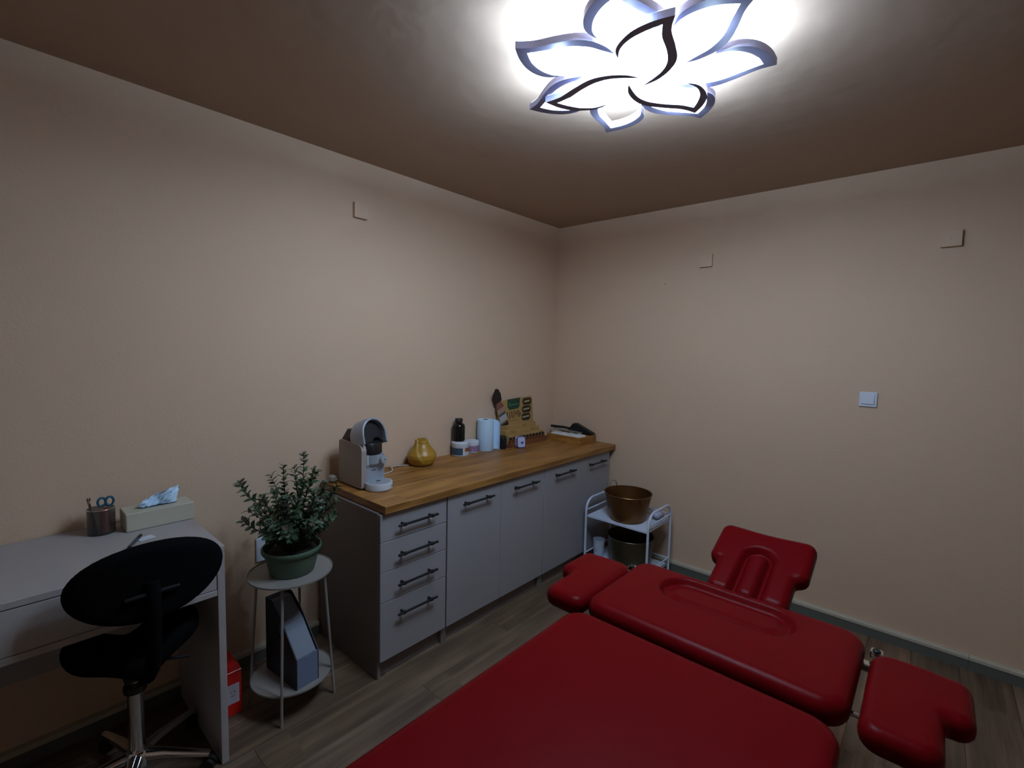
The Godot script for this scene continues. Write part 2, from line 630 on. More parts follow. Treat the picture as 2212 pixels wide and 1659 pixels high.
func treatment_table() -> void:
	var t := thing("massage_table", "red padded massage table with armrests and tilted face cradle", "massage table", Vector3(-2.2, 0, TZ))
	var ty := 0.743     # middle of the pads
	var hf := 0.037
	# all below in the table's own axes: x towards the head, z across
	var main := func(p: Vector3) -> float:
		return slab(sd_box2(Vector2(p.x, p.z), Vector2(-0.525, 0), Vector2(0.615, 0.368), 0.07), p.y, hf, 0.030)
	obj("main_pad", nets(main, Vector3(-1.17, -0.06, -0.40), Vector3(0.12, 0.06, 0.40), 0.0125), M.vinyl, t, Vector3(0, ty, 0))
	var upper := func(p: Vector3) -> float:
		var q := Vector2(p.x, p.z)
		var sl := sd_box2(q, Vector2(0.436, -0.010), Vector2(0.086, 0.207), 0.085)
		var dep := 0.022 * smoothstep(0.010, -0.014, sl)
		# the plug inside the slot swells back up a little
		dep -= 0.008 * smoothstep(-0.018, -0.055, sl)
		return slab(sd_box2(q, Vector2(0.352, 0), Vector2(0.220, 0.368), 0.065), p.y + (dep if p.y > 0 else 0.0), hf, 0.035)
	obj("head_section", nets(upper, Vector3(0.11, -0.06, -0.40), Vector3(0.60, 0.06, 0.40), 0.007), M.vinyl, t, Vector3(0, ty, 0))
	for sg in [1.0, -1.0]:
		var arm := func(p: Vector3) -> float:
			var q := Vector2(p.x, p.z * sg)
			var body := sd_box2(q, Vector2(0.313, 0.462), Vector2(0.190, 0.078), 0.045)
			var ear := sd_box2(q, Vector2(0.403, 0.500), Vector2(0.100, 0.096), 0.035)
			return slab(smin(body, ear, 0.030), p.y, 0.034, 0.030)
		var lo := Vector3(0.10, -0.06, 0.36 if sg > 0 else -0.62)
		obj("armrest", nets(arm, lo, lo + Vector3(0.43, 0.12, 0.26), 0.008), M.vinyl, t, Vector3(0, ty - 0.006, 0.0 if sg > 0 else 0.014))
		# bracket between head section and armrest
		obj("bracket", box(bx(Vector3(0.50, ty - 0.030, sg * 0.385), Vector3(0.030, 0.022, 0.07), 0.003), Vector3(0.545, ty - 0.008, sg * 0.393), Vector3(0.030, 0.022, 0.030), 0.003), M.chrome, t)
		obj("bracket_knob", lathe(st(), [Vector2(0, 0), Vector2(0.010, 0), Vector2(0.010, 0.004), Vector2(0.008, 0.006), Vector2(0, 0.006)], 16, Vector3(0.538, ty + 0.003, sg * 0.393)), M.black, t)
		obj("bracket_rod", tb([Vector3(0.25, ty - 0.032, sg * 0.34), Vector3(0.25, ty - 0.032, sg * 0.43)], 0.007, 8), M.chrome, t)
	obj("lit_edge_strip", bx(Vector3(0.111, ty - 0.002, 0), Vector3(0.010, 0.005, 0.64), 0.001), mat(0.36, 0.27, 0.25, 0.5), t)  # added pale strip: light caught on the pad board edge, painted in
	# face cradle, tilted up away from the table
	var cradle := func(p: Vector3) -> float:
		var q := Vector2(p.x, p.z)
		var neck := sd_box2(q, Vector2(0.13, 0), Vector2(0.150, 0.130), 0.030)
		var ears := sd_box2(q, Vector2(0.243, 0), Vector2(0.098, 0.165), 0.030)
		var d2 := smin(neck, ears, 0.02)
		# channel in the shape of a U round a middle tongue
		var du := 0.0
		if q.x < 0.185:
			du = absf(absf(q.y) - 0.042)
		else:
			du = absf((q - Vector2(0.185, 0)).length() - 0.042)
		var dep := 0.026 * exp(-du * du / 0.00022)
		dep += 0.012 * smoothstep(0.02, -0.02, q.x)
		# side of the far edge bows out
		return slab(d2 + 0.004 * cos(q.y * 18.0) - 0.004, p.y + (dep if p.y > 0 else 0.0), 0.034, 0.028)
	var cr := obj("face_cradle", nets(cradle, Vector3(-0.05, -0.07, -0.20), Vector3(0.38, 0.07, 0.20), 0.007), M.vinyl, t)
	cr.transform = Transform3D(Basis(Vector3(0, 0, 1), deg_to_rad(24)), Vector3(0.632, ty - 0.026, 0.004))
	for sg in [1.0, -1.0]:
		obj("cradle_rod", tb([Vector3(0.45, ty - 0.045, sg * 0.07), Vector3(0.63, ty - 0.043, sg * 0.07), Vector3(0.78, ty + 0.02, sg * 0.07)], 0.008, 8), M.chrome, t)
	# steel frame and legs
	var fr := st()
	for sg in [1.0, -1.0]:
		box(fr, Vector3(-0.28, ty - 0.062, sg * 0.25), Vector3(1.66, 0.045, 0.03), 0.003)
	for x in [-1.08, 0.0, 0.53]:
		box(fr, Vector3(x, ty - 0.062, 0), Vector3(0.03, 0.044, 0.53), 0.003)
	obj("frame", fr, M.black_metal, t)
	for sg in [1.0, -1.0]:
		obj("foot_rail", bx(Vector3(-0.45 + sg * 0.40, 0.02, 0), Vector3(0.06, 0.04, 0.56), 0.006), M.black_metal, t)
		for w in [1.0, -1.0]:
			obj("leg", tb([Vector3(-0.45 + sg * 0.40, 0.035, w * 0.22), Vector3(-0.45 + sg * 0.40, ty - 0.08, w * 0.22)], 0.02, 12), M.black_metal, t)

# ------------------------------------------------------------------ cabinets
func handle(parent: Node3D, x: float, y: float, z: float) -> void:
	# bar handle: bar and two posts, one casting
	var s := st()
	tube(s, [Vector3(x - 0.12, y, z + 0.030), Vector3(x + 0.12, y, z + 0.030)], 0.0062, 10)
	for k in [-0.084, 0.084]:
		tube(s, [Vector3(x + k, y, z - 0.001), Vector3(x + k, y, z + 0.030)], 0.0055, 8)
		tube(s, [Vector3(x + k - 0.007, y, z + 0.030), Vector3(x + k + 0.007, y, z + 0.030)], 0.009, 10)
	obj("handle", s, M.black_metal, parent)

func carcass(t: Node3D, x0: float, x1: float) -> void:
	var zb := 0.012
	var zf := 0.585
	for x in [x0 + 0.009, x1 - 0.009]:
		obj("side_panel", bx(Vector3(x, 0.41, (zb + zf) / 2), Vector3(0.0178, 0.82, zf - zb), 0.0012), M.carcass, t)
	obj("bottom_panel", bx(Vector3((x0 + x1) / 2, 0.105, (zb + zf) / 2), Vector3(x1 - x0 - 0.037, 0.016, zf - zb - 0.004), 0.001), M.carcass, t)
	obj("top_rail", bx(Vector3((x0 + x1) / 2, 0.811, zf - 0.05), Vector3(x1 - x0 - 0.037, 0.016, 0.09), 0.001), M.carcass, t)
	obj("back_panel", bx(Vector3((x0 + x1) / 2, 0.46, zb + 0.003), Vector3(x1 - x0 - 0.037, 0.69, 0.004), 0.0005), M.carcass, t)
	obj("plinth", bx(Vector3((x0 + x1) / 2, 0.0475, zf - 0.030), Vector3(x1 - x0 - 0.037, 0.094, 0.016), 0.001), M.carcass, t)

func cabinets() -> void:
	var zf := 0.586
	var th := 0.018
	# drawer unit
	var t := thing("drawer_cabinet", "grey base cabinet with four drawers under the worktop", "cabinet")
	carcass(t, -2.155, -1.744)
	var ys := [[0.6825, 0.815], [0.5355, 0.6795], [0.3855, 0.5325], [0.095, 0.3825]]
	for k in 4:
		var y0: float = ys[k][0]
		var y1: float = ys[k][1]
		var d := obj("drawer", bx(Vector3(-1.9505, (y0 + y1) / 2, zf + th / 2), Vector3(0.403, y1 - y0, th), 0.0012), M.front, t)
		handle(d, -1.950, [0.752, 0.607, 0.460, 0.312][k], zf + th)
	# two double-door units
	for a in [[-1.742, -0.904, -1.3225, "grey two-door base cabinet between drawer unit and corner cabinet"], [-0.902, -0.062, -0.482, "grey two-door base cabinet in the room corner beside white trolley"]]:
		var c := thing("base_cabinet", a[3], "cabinet", Vector3.ZERO, 0.0, "two-door base cabinets")
		carcass(c, a[0], a[1])
		for q in [[a[0] + 0.002, a[2] - 0.0012], [a[2] + 0.0012, a[1] - 0.002]]:
			var d := obj("door", bx(Vector3((q[0] + q[1]) / 2, 0.455, zf + th / 2), Vector3(q[1] - q[0], 0.72, th), 0.0012), M.front, c)
			handle(d, (q[0] + q[1]) / 2, 0.756, zf + th)
	var w := obj("worktop", bx(Vector3(-1.075, TOP - 0.019, 0.3135), Vector3(2.130, 0.038, 0.623), 0.002), M.oak)
	tag(w, "long oak wood worktop lying on the grey cabinets", "worktop")

# ------------------------------------------------------------------ desk
const DH := 0.855

func desk() -> void:
	var t := thing("desk", "pale grey desk with drawer fronts against the left wall", "desk")
	var x1 := -2.79
	var x0 := -4.12
	var zf := 0.56
	obj("desktop", bx(Vector3((x0 + x1) / 2, DH - 0.011, zf / 2 + 0.002), Vector3(x1 - x0, 0.022, zf - 0.004), 0.0015), M.desk, t)
	for x in [x1 - 0.013, x0 + 0.013]:
		obj("side_panel", bx(Vector3(x, (DH - 0.0225) / 2, zf / 2 + 0.002), Vector3(0.025, DH - 0.0225, zf - 0.006), 0.0015), M.desk, t)
	obj("rail", bx(Vector3((x0 + x1) / 2, 0.680, zf - 0.013), Vector3(x1 - x0 - 0.053, 0.022, 0.024), 0.0015), M.desk, t)
	obj("bottom_board", bx(Vector3((x0 + x1) / 2, 0.682, zf / 2 - 0.02), Vector3(x1 - x0 - 0.053, 0.016, zf - 0.05), 0.001), M.desk, t)
	var xm := (x0 + x1) / 2
	for q in [[x0 + 0.028, xm - 0.0015], [xm + 0.0015, x1 - 0.028]]:
		obj("drawer", bx(Vector3((q[0] + q[1]) / 2, 0.7615, zf - 0.011), Vector3(q[1] - q[0], 0.137, 0.018), 0.0015), M.desk, t)
	obj("back_panel", bx(Vector3(xm, 0.50, 0.024), Vector3(x1 - x0 - 0.053, 0.33, 0.014), 0.001), M.desk, t)

	# pencil cup of dark smoked plastic
	var cp := Vector3(-3.075, DH, 0.105)
	var smoke := mat(0.045, 0.035, 0.035, 0.15)
	smoke.transparency = BaseMaterial3D.TRANSPARENCY_ALPHA
	smoke.albedo_color.a = 0.45
	var cup := thing("pencil_cup", "dark smoked plastic pencil cup beside the tissue box", "pencil cup", cp)
	obj("cup", lt([Vector2(0, 0.0005), Vector2(0.041, 0.0005), Vector2(0.043, 0.004), Vector2(0.044, 0.098), Vector2(0.0415, 0.098), Vector2(0.0405, 0.006), Vector2(0, 0.006)], 32), smoke, cup)
	obj("rim", tb(ring_pts(0.0428, 0.098, 32), 0.0018, 6, false), M.chrome, cup)
	# what stands in it
	var orange := mat(0.75, 0.13, 0.02, 0.5)
	var o := obj("glue_stick", lathe(st(), [Vector2(0, 0), Vector2(0.015, 0), Vector2(0.015, 0.078), Vector2(0.012, 0.086), Vector2(0, 0.086)], 16), orange, null, cp + Vector3(0.008, 0.0065, 0.021))
	tag(o, "orange glue stick inside the dark pencil cup", "glue stick")
	var sc := thing("scissors", "scissors with blue ring handles standing in the pencil cup", "scissors", cp + Vector3(0.016, 0.007, -0.006))
	var blue := mat(0.015, 0.10, 0.17, 0.25)
	obj("blade", bx(Vector3(0, 0.05, 0), Vector3(0.012, 0.094, 0.002), 0.0008), M.chrome, sc)
	for sg in [-1.0, 1.0]:
		var pts := []
		for k in 17:
			var a := TAU * k / 16.0
			pts.append(Vector3(sg * 0.012 + 0.012 * cos(a), 0.112 + 0.017 * sin(a), 0.0))
		obj("handle", tb(pts, 0.0042, 8, false), blue, sc)
	for q in [[Vector3(-0.026, 0, 0.0), Vector3(-0.006, 0.128, 0.004), mat(0.40, 0.30, 0.17, 0.6), "tan pencil leaning in the pencil cup"], [Vector3(-0.012, 0, -0.016), Vector3(-0.022, 0.120, -0.010), mat(0.30, 0.10, 0.07, 0.5), "reddish brown pencil leaning in the pencil cup"], [Vector3(-0.018, 0, 0.018), Vector3(-0.016, 0.112, 0.010), mat(0.05, 0.05, 0.045, 0.5), "dark pen leaning in the pencil cup"]]:
		var a: Vector3 = q[0] + Vector3(0, 0.008, 0)
		var b: Vector3 = a + (q[1] as Vector3)
		var pc := thing("pencil", q[3], "pencil", cp, 0.0, "pens in the cup")
		obj("shaft", tb([a, b], 0.0036, 6), q[2], pc)
		obj("tip", tb([b, b + (b - a).normalized() * 0.012], [0.0034, 0.0008], 6), M.black, pc)

	# tissue box
	var tx := thing("tissue_box", "cream tissue box with a white tissue pulled out", "tissue box", Vector3(-2.897, DH, 0.118))
	obj("carton", bx(Vector3(0, 0.0365, 0), Vector3(0.230, 0.072, 0.115), 0.003), M.cream, tx)
	obj("slot", pr(rrect(0.13, 0.03, 0.014), 0.0, 0.001, Transform3D(Basis(Vector3(1, 0, 0), Vector3(0, 0, -1), Vector3(0, 1, 0)), Vector3(0.0, 0.0722, 0))), M.black, tx)
	obj("tissue", tissue(), M.paper, tx)
	# note and pen
	var cd := obj("note_card", bx(Vector3.ZERO, Vector3(0.052, 0.002, 0.038), 0.0005), M.white, null, Vector3(-2.972, DH + 0.0012, 0.285))
	cd.rotation.y = 0.2
	tag(cd, "small white card lying on the desk", "card")
	var pn := thing("marker_pen", "dark pen lying on the desk beside the white card", "pen", Vector3(-3.012, DH, 0.315), 1.1)
	obj("barrel", tb([Vector3(-0.05, 0.0065, 0), Vector3(0.035, 0.0065, 0)], 0.0055, 10), mat(0.03, 0.04, 0.06, 0.4), pn)
	obj("cap", tb([Vector3(0.036, 0.0065, 0), Vector3(0.065, 0.0065, 0)], 0.006, 10), M.black, pn)

	# red tin on the floor between desk and plant stand
	var red := mat(0.62, 0.012, 0.008, 0.25)
	var tin := thing("red_tin", "glossy red tin with a white label on the floor", "tin", Vector3(-2.716, 0, 0.262))
	var prof := [Vector2(-0.052, 0.002), Vector2(0.052, 0.002), Vector2(0.052, 0.196), Vector2(0.043, 0.224), Vector2(-0.043, 0.224), Vector2(-0.052, 0.196)]
	obj("body", pr(prof, -0.062, 0.062), red, tin)
	obj("rim", bx(Vector3(0, 0.196, 0), Vector3(0.107, 0.003, 0.127), 0.001), red, tin)
	obj("cap", lathe(st(), [Vector2(0, 0.224), Vector2(0.014, 0.224), Vector2(0.014, 0.236), Vector2(0.012, 0.238), Vector2(0, 0.238)], 20, Vector3(-0.018, 0, 0.02)), M.white, tin)
	var lab := obj("label", bx(Vector3(0.018, 0.098, 0.0626), Vector3(0.050, 0.086, 0.001), 0), mat(0.52, 0.48, 0.52, 0.6), tin)
	# round face printed on the label
	var fc := st()
	for k in [-1.0, 1.0]:
		box(fc, Vector3(0.018 + k * 0.006, 0.108, 0.0634), Vector3(0.004, 0.006, 0.0006), 0)
	tube(fc, [Vector3(0.010, 0.094, 0.0633), Vector3(0.014, 0.090, 0.0633), Vector3(0.022, 0.090, 0.0633), Vector3(0.026, 0.094, 0.0633)], 0.0012, 5)
	obj("print", fc, mat(0.12, 0.10, 0.14, 0.6), lab)

func ring_pts(rad: float, y: float, n: int) -> Array:
	var out := []
	for k in n + 1:
		out.append(Vector3(rad * cos(TAU * k / n), y, rad * sin(TAU * k / n)))
	return out

func tissue() -> ArrayMesh:
	# a crumpled sheet standing out of the slot
	var s := SurfaceTool.new()
	s.begin(Mesh.PRIMITIVE_TRIANGLES)
	s.set_smooth_group(1)
	var n1 := noise(31, 0.9, 3)
	var nu := 22
	var nv := 10
	var P := []
	for i in nu + 1:
		var row := []
		for j in nv + 1:
			var a := float(i) / nu
			var b := float(j) / nv
			var wd := lerpf(0.062, 0.074, b)
			var hgt := lerpf(0.034, 0.068, smoothstep(0.0, 0.8, a)) * b
			var x := lerpf(-wd, wd, a) + 0.008 * b
			var zz := 0.010 * sin(a * 9.0 + b * 2.0) * (0.3 + b) + 0.024 * b * b * (0.6 - a) + n1.get_noise_2d(i * 0.5, j * 0.6) * 0.010
			row.append(Vector3(x + n1.get_noise_2d(i * 0.4 + 30, j * 0.4) * 0.008, 0.066 + hgt + n1.get_noise_2d(i * 0.35, j * 0.3 + 50) * 0.008 * b, zz))
		P.append(row)
	for i in nu:
		for j in nv:
			tri(s, P[i][j], P[i + 1][j], P[i + 1][j + 1])
			tri(s, P[i][j], P[i + 1][j + 1], P[i][j + 1])
	s.generate_normals()
	return s.commit()

# ------------------------------------------------------------------ stool tucked under the desk
func stool() -> void:
	var t := thing("saddle_stool", "black saddle stool with oval backrest and chrome five-star base", "stool", Vector3(-3.04, 0, 0.395))
	var back := func(p: Vector3) -> float:
		# oval pad, bent round the sitter
		var zz := p.z + 0.9 * p.x * p.x
		var e := Vector2(p.x / 0.210, p.y / 0.128).length()
		var d := (e - 1.0) * 0.127 if e > 0.001 else -0.127
		return slab(d, zz, 0.027, 0.024)
	var bo := obj("backrest", nets(back, Vector3(-0.23, -0.15, -0.10), Vector3(0.23, 0.15, 0.06), 0.009), M.fabric, t, Vector3(0.006, 0.850, 0.290))
	bo.rotation.x = 0.08
	obj("back_shell", tb([Vector3(-0.07, 0.822, 0.319), Vector3(0, 0.826, 0.324), Vector3(0.07, 0.822, 0.319)], 0.008, 8), mat(0.005, 0.005, 0.006, 0.6, 0, 0.3), t)
	obj("back_post", tb(curve3([Vector3(0, 0.86, 0.318), Vector3(0, 0.74, 0.325), Vector3(0, 0.58, 0.285), Vector3(0, 0.482, 0.19), Vector3(0, 0.470, 0.02)], 5), 0.020, 10), M.fabric, t)
	var seat := func(p: Vector3) -> float:
		# saddle: high at the sides and the back, low along the middle
		var lift := 0.055 * minf(absf(p.x) / 0.19, 1.2) - 0.095 * exp(-p.x * p.x / 0.006) * 0.4
		lift += 0.05 * smoothstep(0.05, 0.20, p.z) - 0.03
		var e := Vector2(p.x / 0.195, p.z / 0.18).length()
		var nar := 0.04 * smoothstep(-0.02, -0.18, p.z)
		return slab((e - 1.0) * 0.18 + nar, p.y - lift, 0.040, 0.035)
	obj("seat", nets(seat, Vector3(-0.24, -0.14, -0.22), Vector3(0.24, 0.15, 0.22), 0.011), M.fabric, t, Vector3(0, 0.535, 0.02))
	obj("mechanism", bx(Vector3(0, 0.462, 0.03), Vector3(0.10, 0.03, 0.22), 0.008), M.black, t)
	obj("lever", tb([Vector3(0.03, 0.455, 0.05), Vector3(0.10, 0.445, 0.07), Vector3(0.15, 0.44, 0.09)], 0.005, 8), M.black, t)
	obj("gas_spring", tb([Vector3(0, 0.30, 0), Vector3(0, 0.45, 0)], 0.014, 14), M.chrome, t)
	obj("column", tb([Vector3(0, 0.10, 0), Vector3(0, 0.345, 0)], 0.025, 18), M.chrome, t)
	obj("collar", lt([Vector2(0, 0.340), Vector2(0.034, 0.340), Vector2(0.036, 0.350), Vector2(0.034, 0.362), Vector2(0, 0.362)], 20), M.black, t)
	obj("hub", lt([Vector2(0, 0.062), Vector2(0.045, 0.062), Vector2(0.045, 0.098), Vector2(0.032, 0.118), Vector2(0, 0.118)], 24), M.chrome, t)
	for k in 5:
		var a := deg_to_rad(40 + 72 * k)
		var d := Vector3(cos(a), 0, sin(a))
		obj("leg", tb([d * 0.025 + UPV * 0.092, d * 0.09 + UPV * 0.090, d * 0.18 + UPV * 0.078, d * 0.245 + UPV * 0.068], [0.024, 0.020, 0.016, 0.013], 10), M.chrome, t)
		var cs := obj("caster", tb([d * 0.238 + UPV * 0.068, d * 0.238 + UPV * 0.045], 0.007, 8), M.black, t)
		var ax := Vector3(-d.z, 0, d.x)
		var wh := st()
		for sg in [-1.0, 1.0]:
			tube(wh, [d * 0.238 + UPV * 0.0255 + ax * sg * 0.004, d * 0.238 + UPV * 0.0255 + ax * sg * 0.017], 0.025, 16)
		obj("wheel", wh, M.black, cs)

# ------------------------------------------------------------------ white trolley with two pots
func trolley() -> void:
	var t := thing("metal_trolley", "white metal two-shelf trolley in the corner beside the cabinets", "trolley", Vector3(-0.28, 0, 0.896))
	var hx := 0.178
	var hz := 0.241
	for sg in [-1.0, 1.0]:
		var pts := [Vector3(-hx, 0.0, sg * hz), Vector3(-hx, 0.25, sg * hz), Vector3(-hx, 0.44, sg * hz)]
		for k in range(1, 6):
			var a := PI / 2 * k / 6.0
			pts.append(Vector3(-hx + 0.085 * (1 - cos(a)), 0.44 + 0.085 * sin(a), sg * hz))
		pts.append(Vector3(-hx + 0.085, 0.525, sg * hz))
		pts.append(Vector3(hx - 0.085, 0.525, sg * hz))
		for k in range(5, 0, -1):
			var a := PI / 2 * k / 6.0
			pts.append(Vector3(hx - 0.085 * (1 - cos(a)), 0.44 + 0.085 * sin(a), sg * hz))
		pts.append(Vector3(hx, 0.44, sg * hz))
		pts.append(Vector3(hx, 0.25, sg * hz))
		pts.append(Vector3(hx, 0.0, sg * hz))
		obj("hoop", tb(pts, 0.0085, 10), M.white_metal, t)
		for y in [0.445, 0.125]:
			obj("rail", tb([Vector3(-hx, y, sg * hz), Vector3(hx, y, sg * hz)], 0.0055, 8), M.white_metal, t)
	for y in [0.410, 0.085]:
		var s := bx(Vector3(0, y - 0.004, 0), Vector3(2 * hx - 0.012, 0.003, 2 * hz - 0.014), 0.001)
		# lip bent down along the edges
		for sg in [-1.0, 1.0]:
			box(s, Vector3(sg * (hx - 0.007), y - 0.010, 0), Vector3(0.003, 0.014, 2 * hz - 0.014), 0.001)
			box(s, Vector3(0, y - 0.010, sg * (hz - 0.009)), Vector3(2 * hx - 0.016, 0.014, 0.003), 0.001)
		obj("shelf", s, M.white_metal, t)
		obj("rail", tb([Vector3(hx, y + 0.035, -hz), Vector3(hx, y + 0.035, hz)], 0.005, 8), M.white_metal, t)
	# copper-coloured pot on the upper shelf
	var copper := bump(mat(0.21, 0.098, 0.032, 0.36, 0.85), 41, 0.12, 9.0, 0.25)
	pot("copper_pot", "brown copper pot standing on the upper trolley shelf", Vector3(-0.315, 0.4078, 0.908), 0.165, 0.125, 0.195, copper, M.chrome)
	var olive := bump(mat(0.10, 0.085, 0.045, 0.35, 0.8), 43, 0.12, 9.0, 0.25)
	pot("dark_pot", "large dark olive pot on the lower trolley shelf", Vector3(-0.285, 0.0828, 0.925), 0.165, 0.145, 0.205, olive, mat(0.25, 0.24, 0.22, 0.3, 1.0))
	# clear plastic cup
	var clear := mat(0.75, 0.82, 0.95, 0.1)
	clear.transparency = BaseMaterial3D.TRANSPARENCY_ALPHA
	clear.albedo_color.a = 0.28
	var c := obj("clear_cup", lt([Vector2(0, 0.001), Vector2(0.036, 0.001), Vector2(0.042, 0.135), Vector2(0.044, 0.137), Vector2(0.044, 0.140), Vector2(0.041, 0.140), Vector2(0.0345, 0.006), Vector2(0, 0.006)], 28), clear, null, Vector3(-0.375, 0.0826, 0.722))
	tag(c, "clear plastic measuring cup beside the dark pot", "cup")
	# rolled clear plastic bag on the upper shelf
	var film := mat(0.42, 0.42, 0.55, 0.22)
	var bag := func(p: Vector3) -> float:
		var q := p
		q.y += 0.006 * sin(p.z * 55.0) + 0.004 * sin(p.x * 80.0)
		var e := Vector3(q.x / 0.055, q.y / 0.031, q.z / 0.040).length()
		return (e - 1.0) * 0.031
	var b := obj("plastic_bag", nets(bag, Vector3(-0.09, -0.05, -0.07), Vector3(0.09, 0.05, 0.07), 0.007), film, null, Vector3(-0.168, 0.4480, 1.072))
	tag(b, "crumpled clear plastic bag on the upper trolley shelf behind pot", "plastic bag")

func pot(called: String, label: String, at: Vector3, rt: float, rb: float, h: float, m: Material, hm: Material) -> void:
	var t := thing(called, label, "pot", at)
	obj("body", lt([Vector2(0, 0.0005), Vector2(rb - 0.012, 0.0005), Vector2(rb - 0.003, 0.005), Vector2(rb, 0.014), Vector2(lerpf(rb, rt, 0.5), h * 0.5), Vector2(rt - 0.004, h - 0.022), Vector2(rt - 0.003, h - 0.012), Vector2(rt, h - 0.006), Vector2(rt + 0.003, h - 0.003), Vector2(rt + 0.001, h), Vector2(rt - 0.004, h - 0.001), Vector2(rt - 0.006, h - 0.02), Vector2(lerpf(rb, rt, 0.5) - 0.003, h * 0.5), Vector2(rb - 0.005, 0.010), Vector2(0, 0.005)], 56), m, t)
	# one loop handle stands up behind the rim, the other hangs down in front
	for sg in [-1.0, 1.0]:
		var d: Vector3 = Vector3(0.36, 0, -0.933) * -sg
		var e := Vector3(-d.z, 0, d.x)
		var pts := []
		for k in 9:
			var a := PI * k / 8.0
			pts.append(d * (rt + (-0.001 if sg < 0 else 0.0075)) + e * 0.034 * cos(a) + UPV * (h - 0.005 + 0.050 * sin(a) * -sg))
		obj("handle", tb(pts, 0.0036, 8), hm if sg < 0 else m, t)

# ------------------------------------------------------------------ plant stand and plant
const PS := Vector3(-2.478, 0, 0.400)

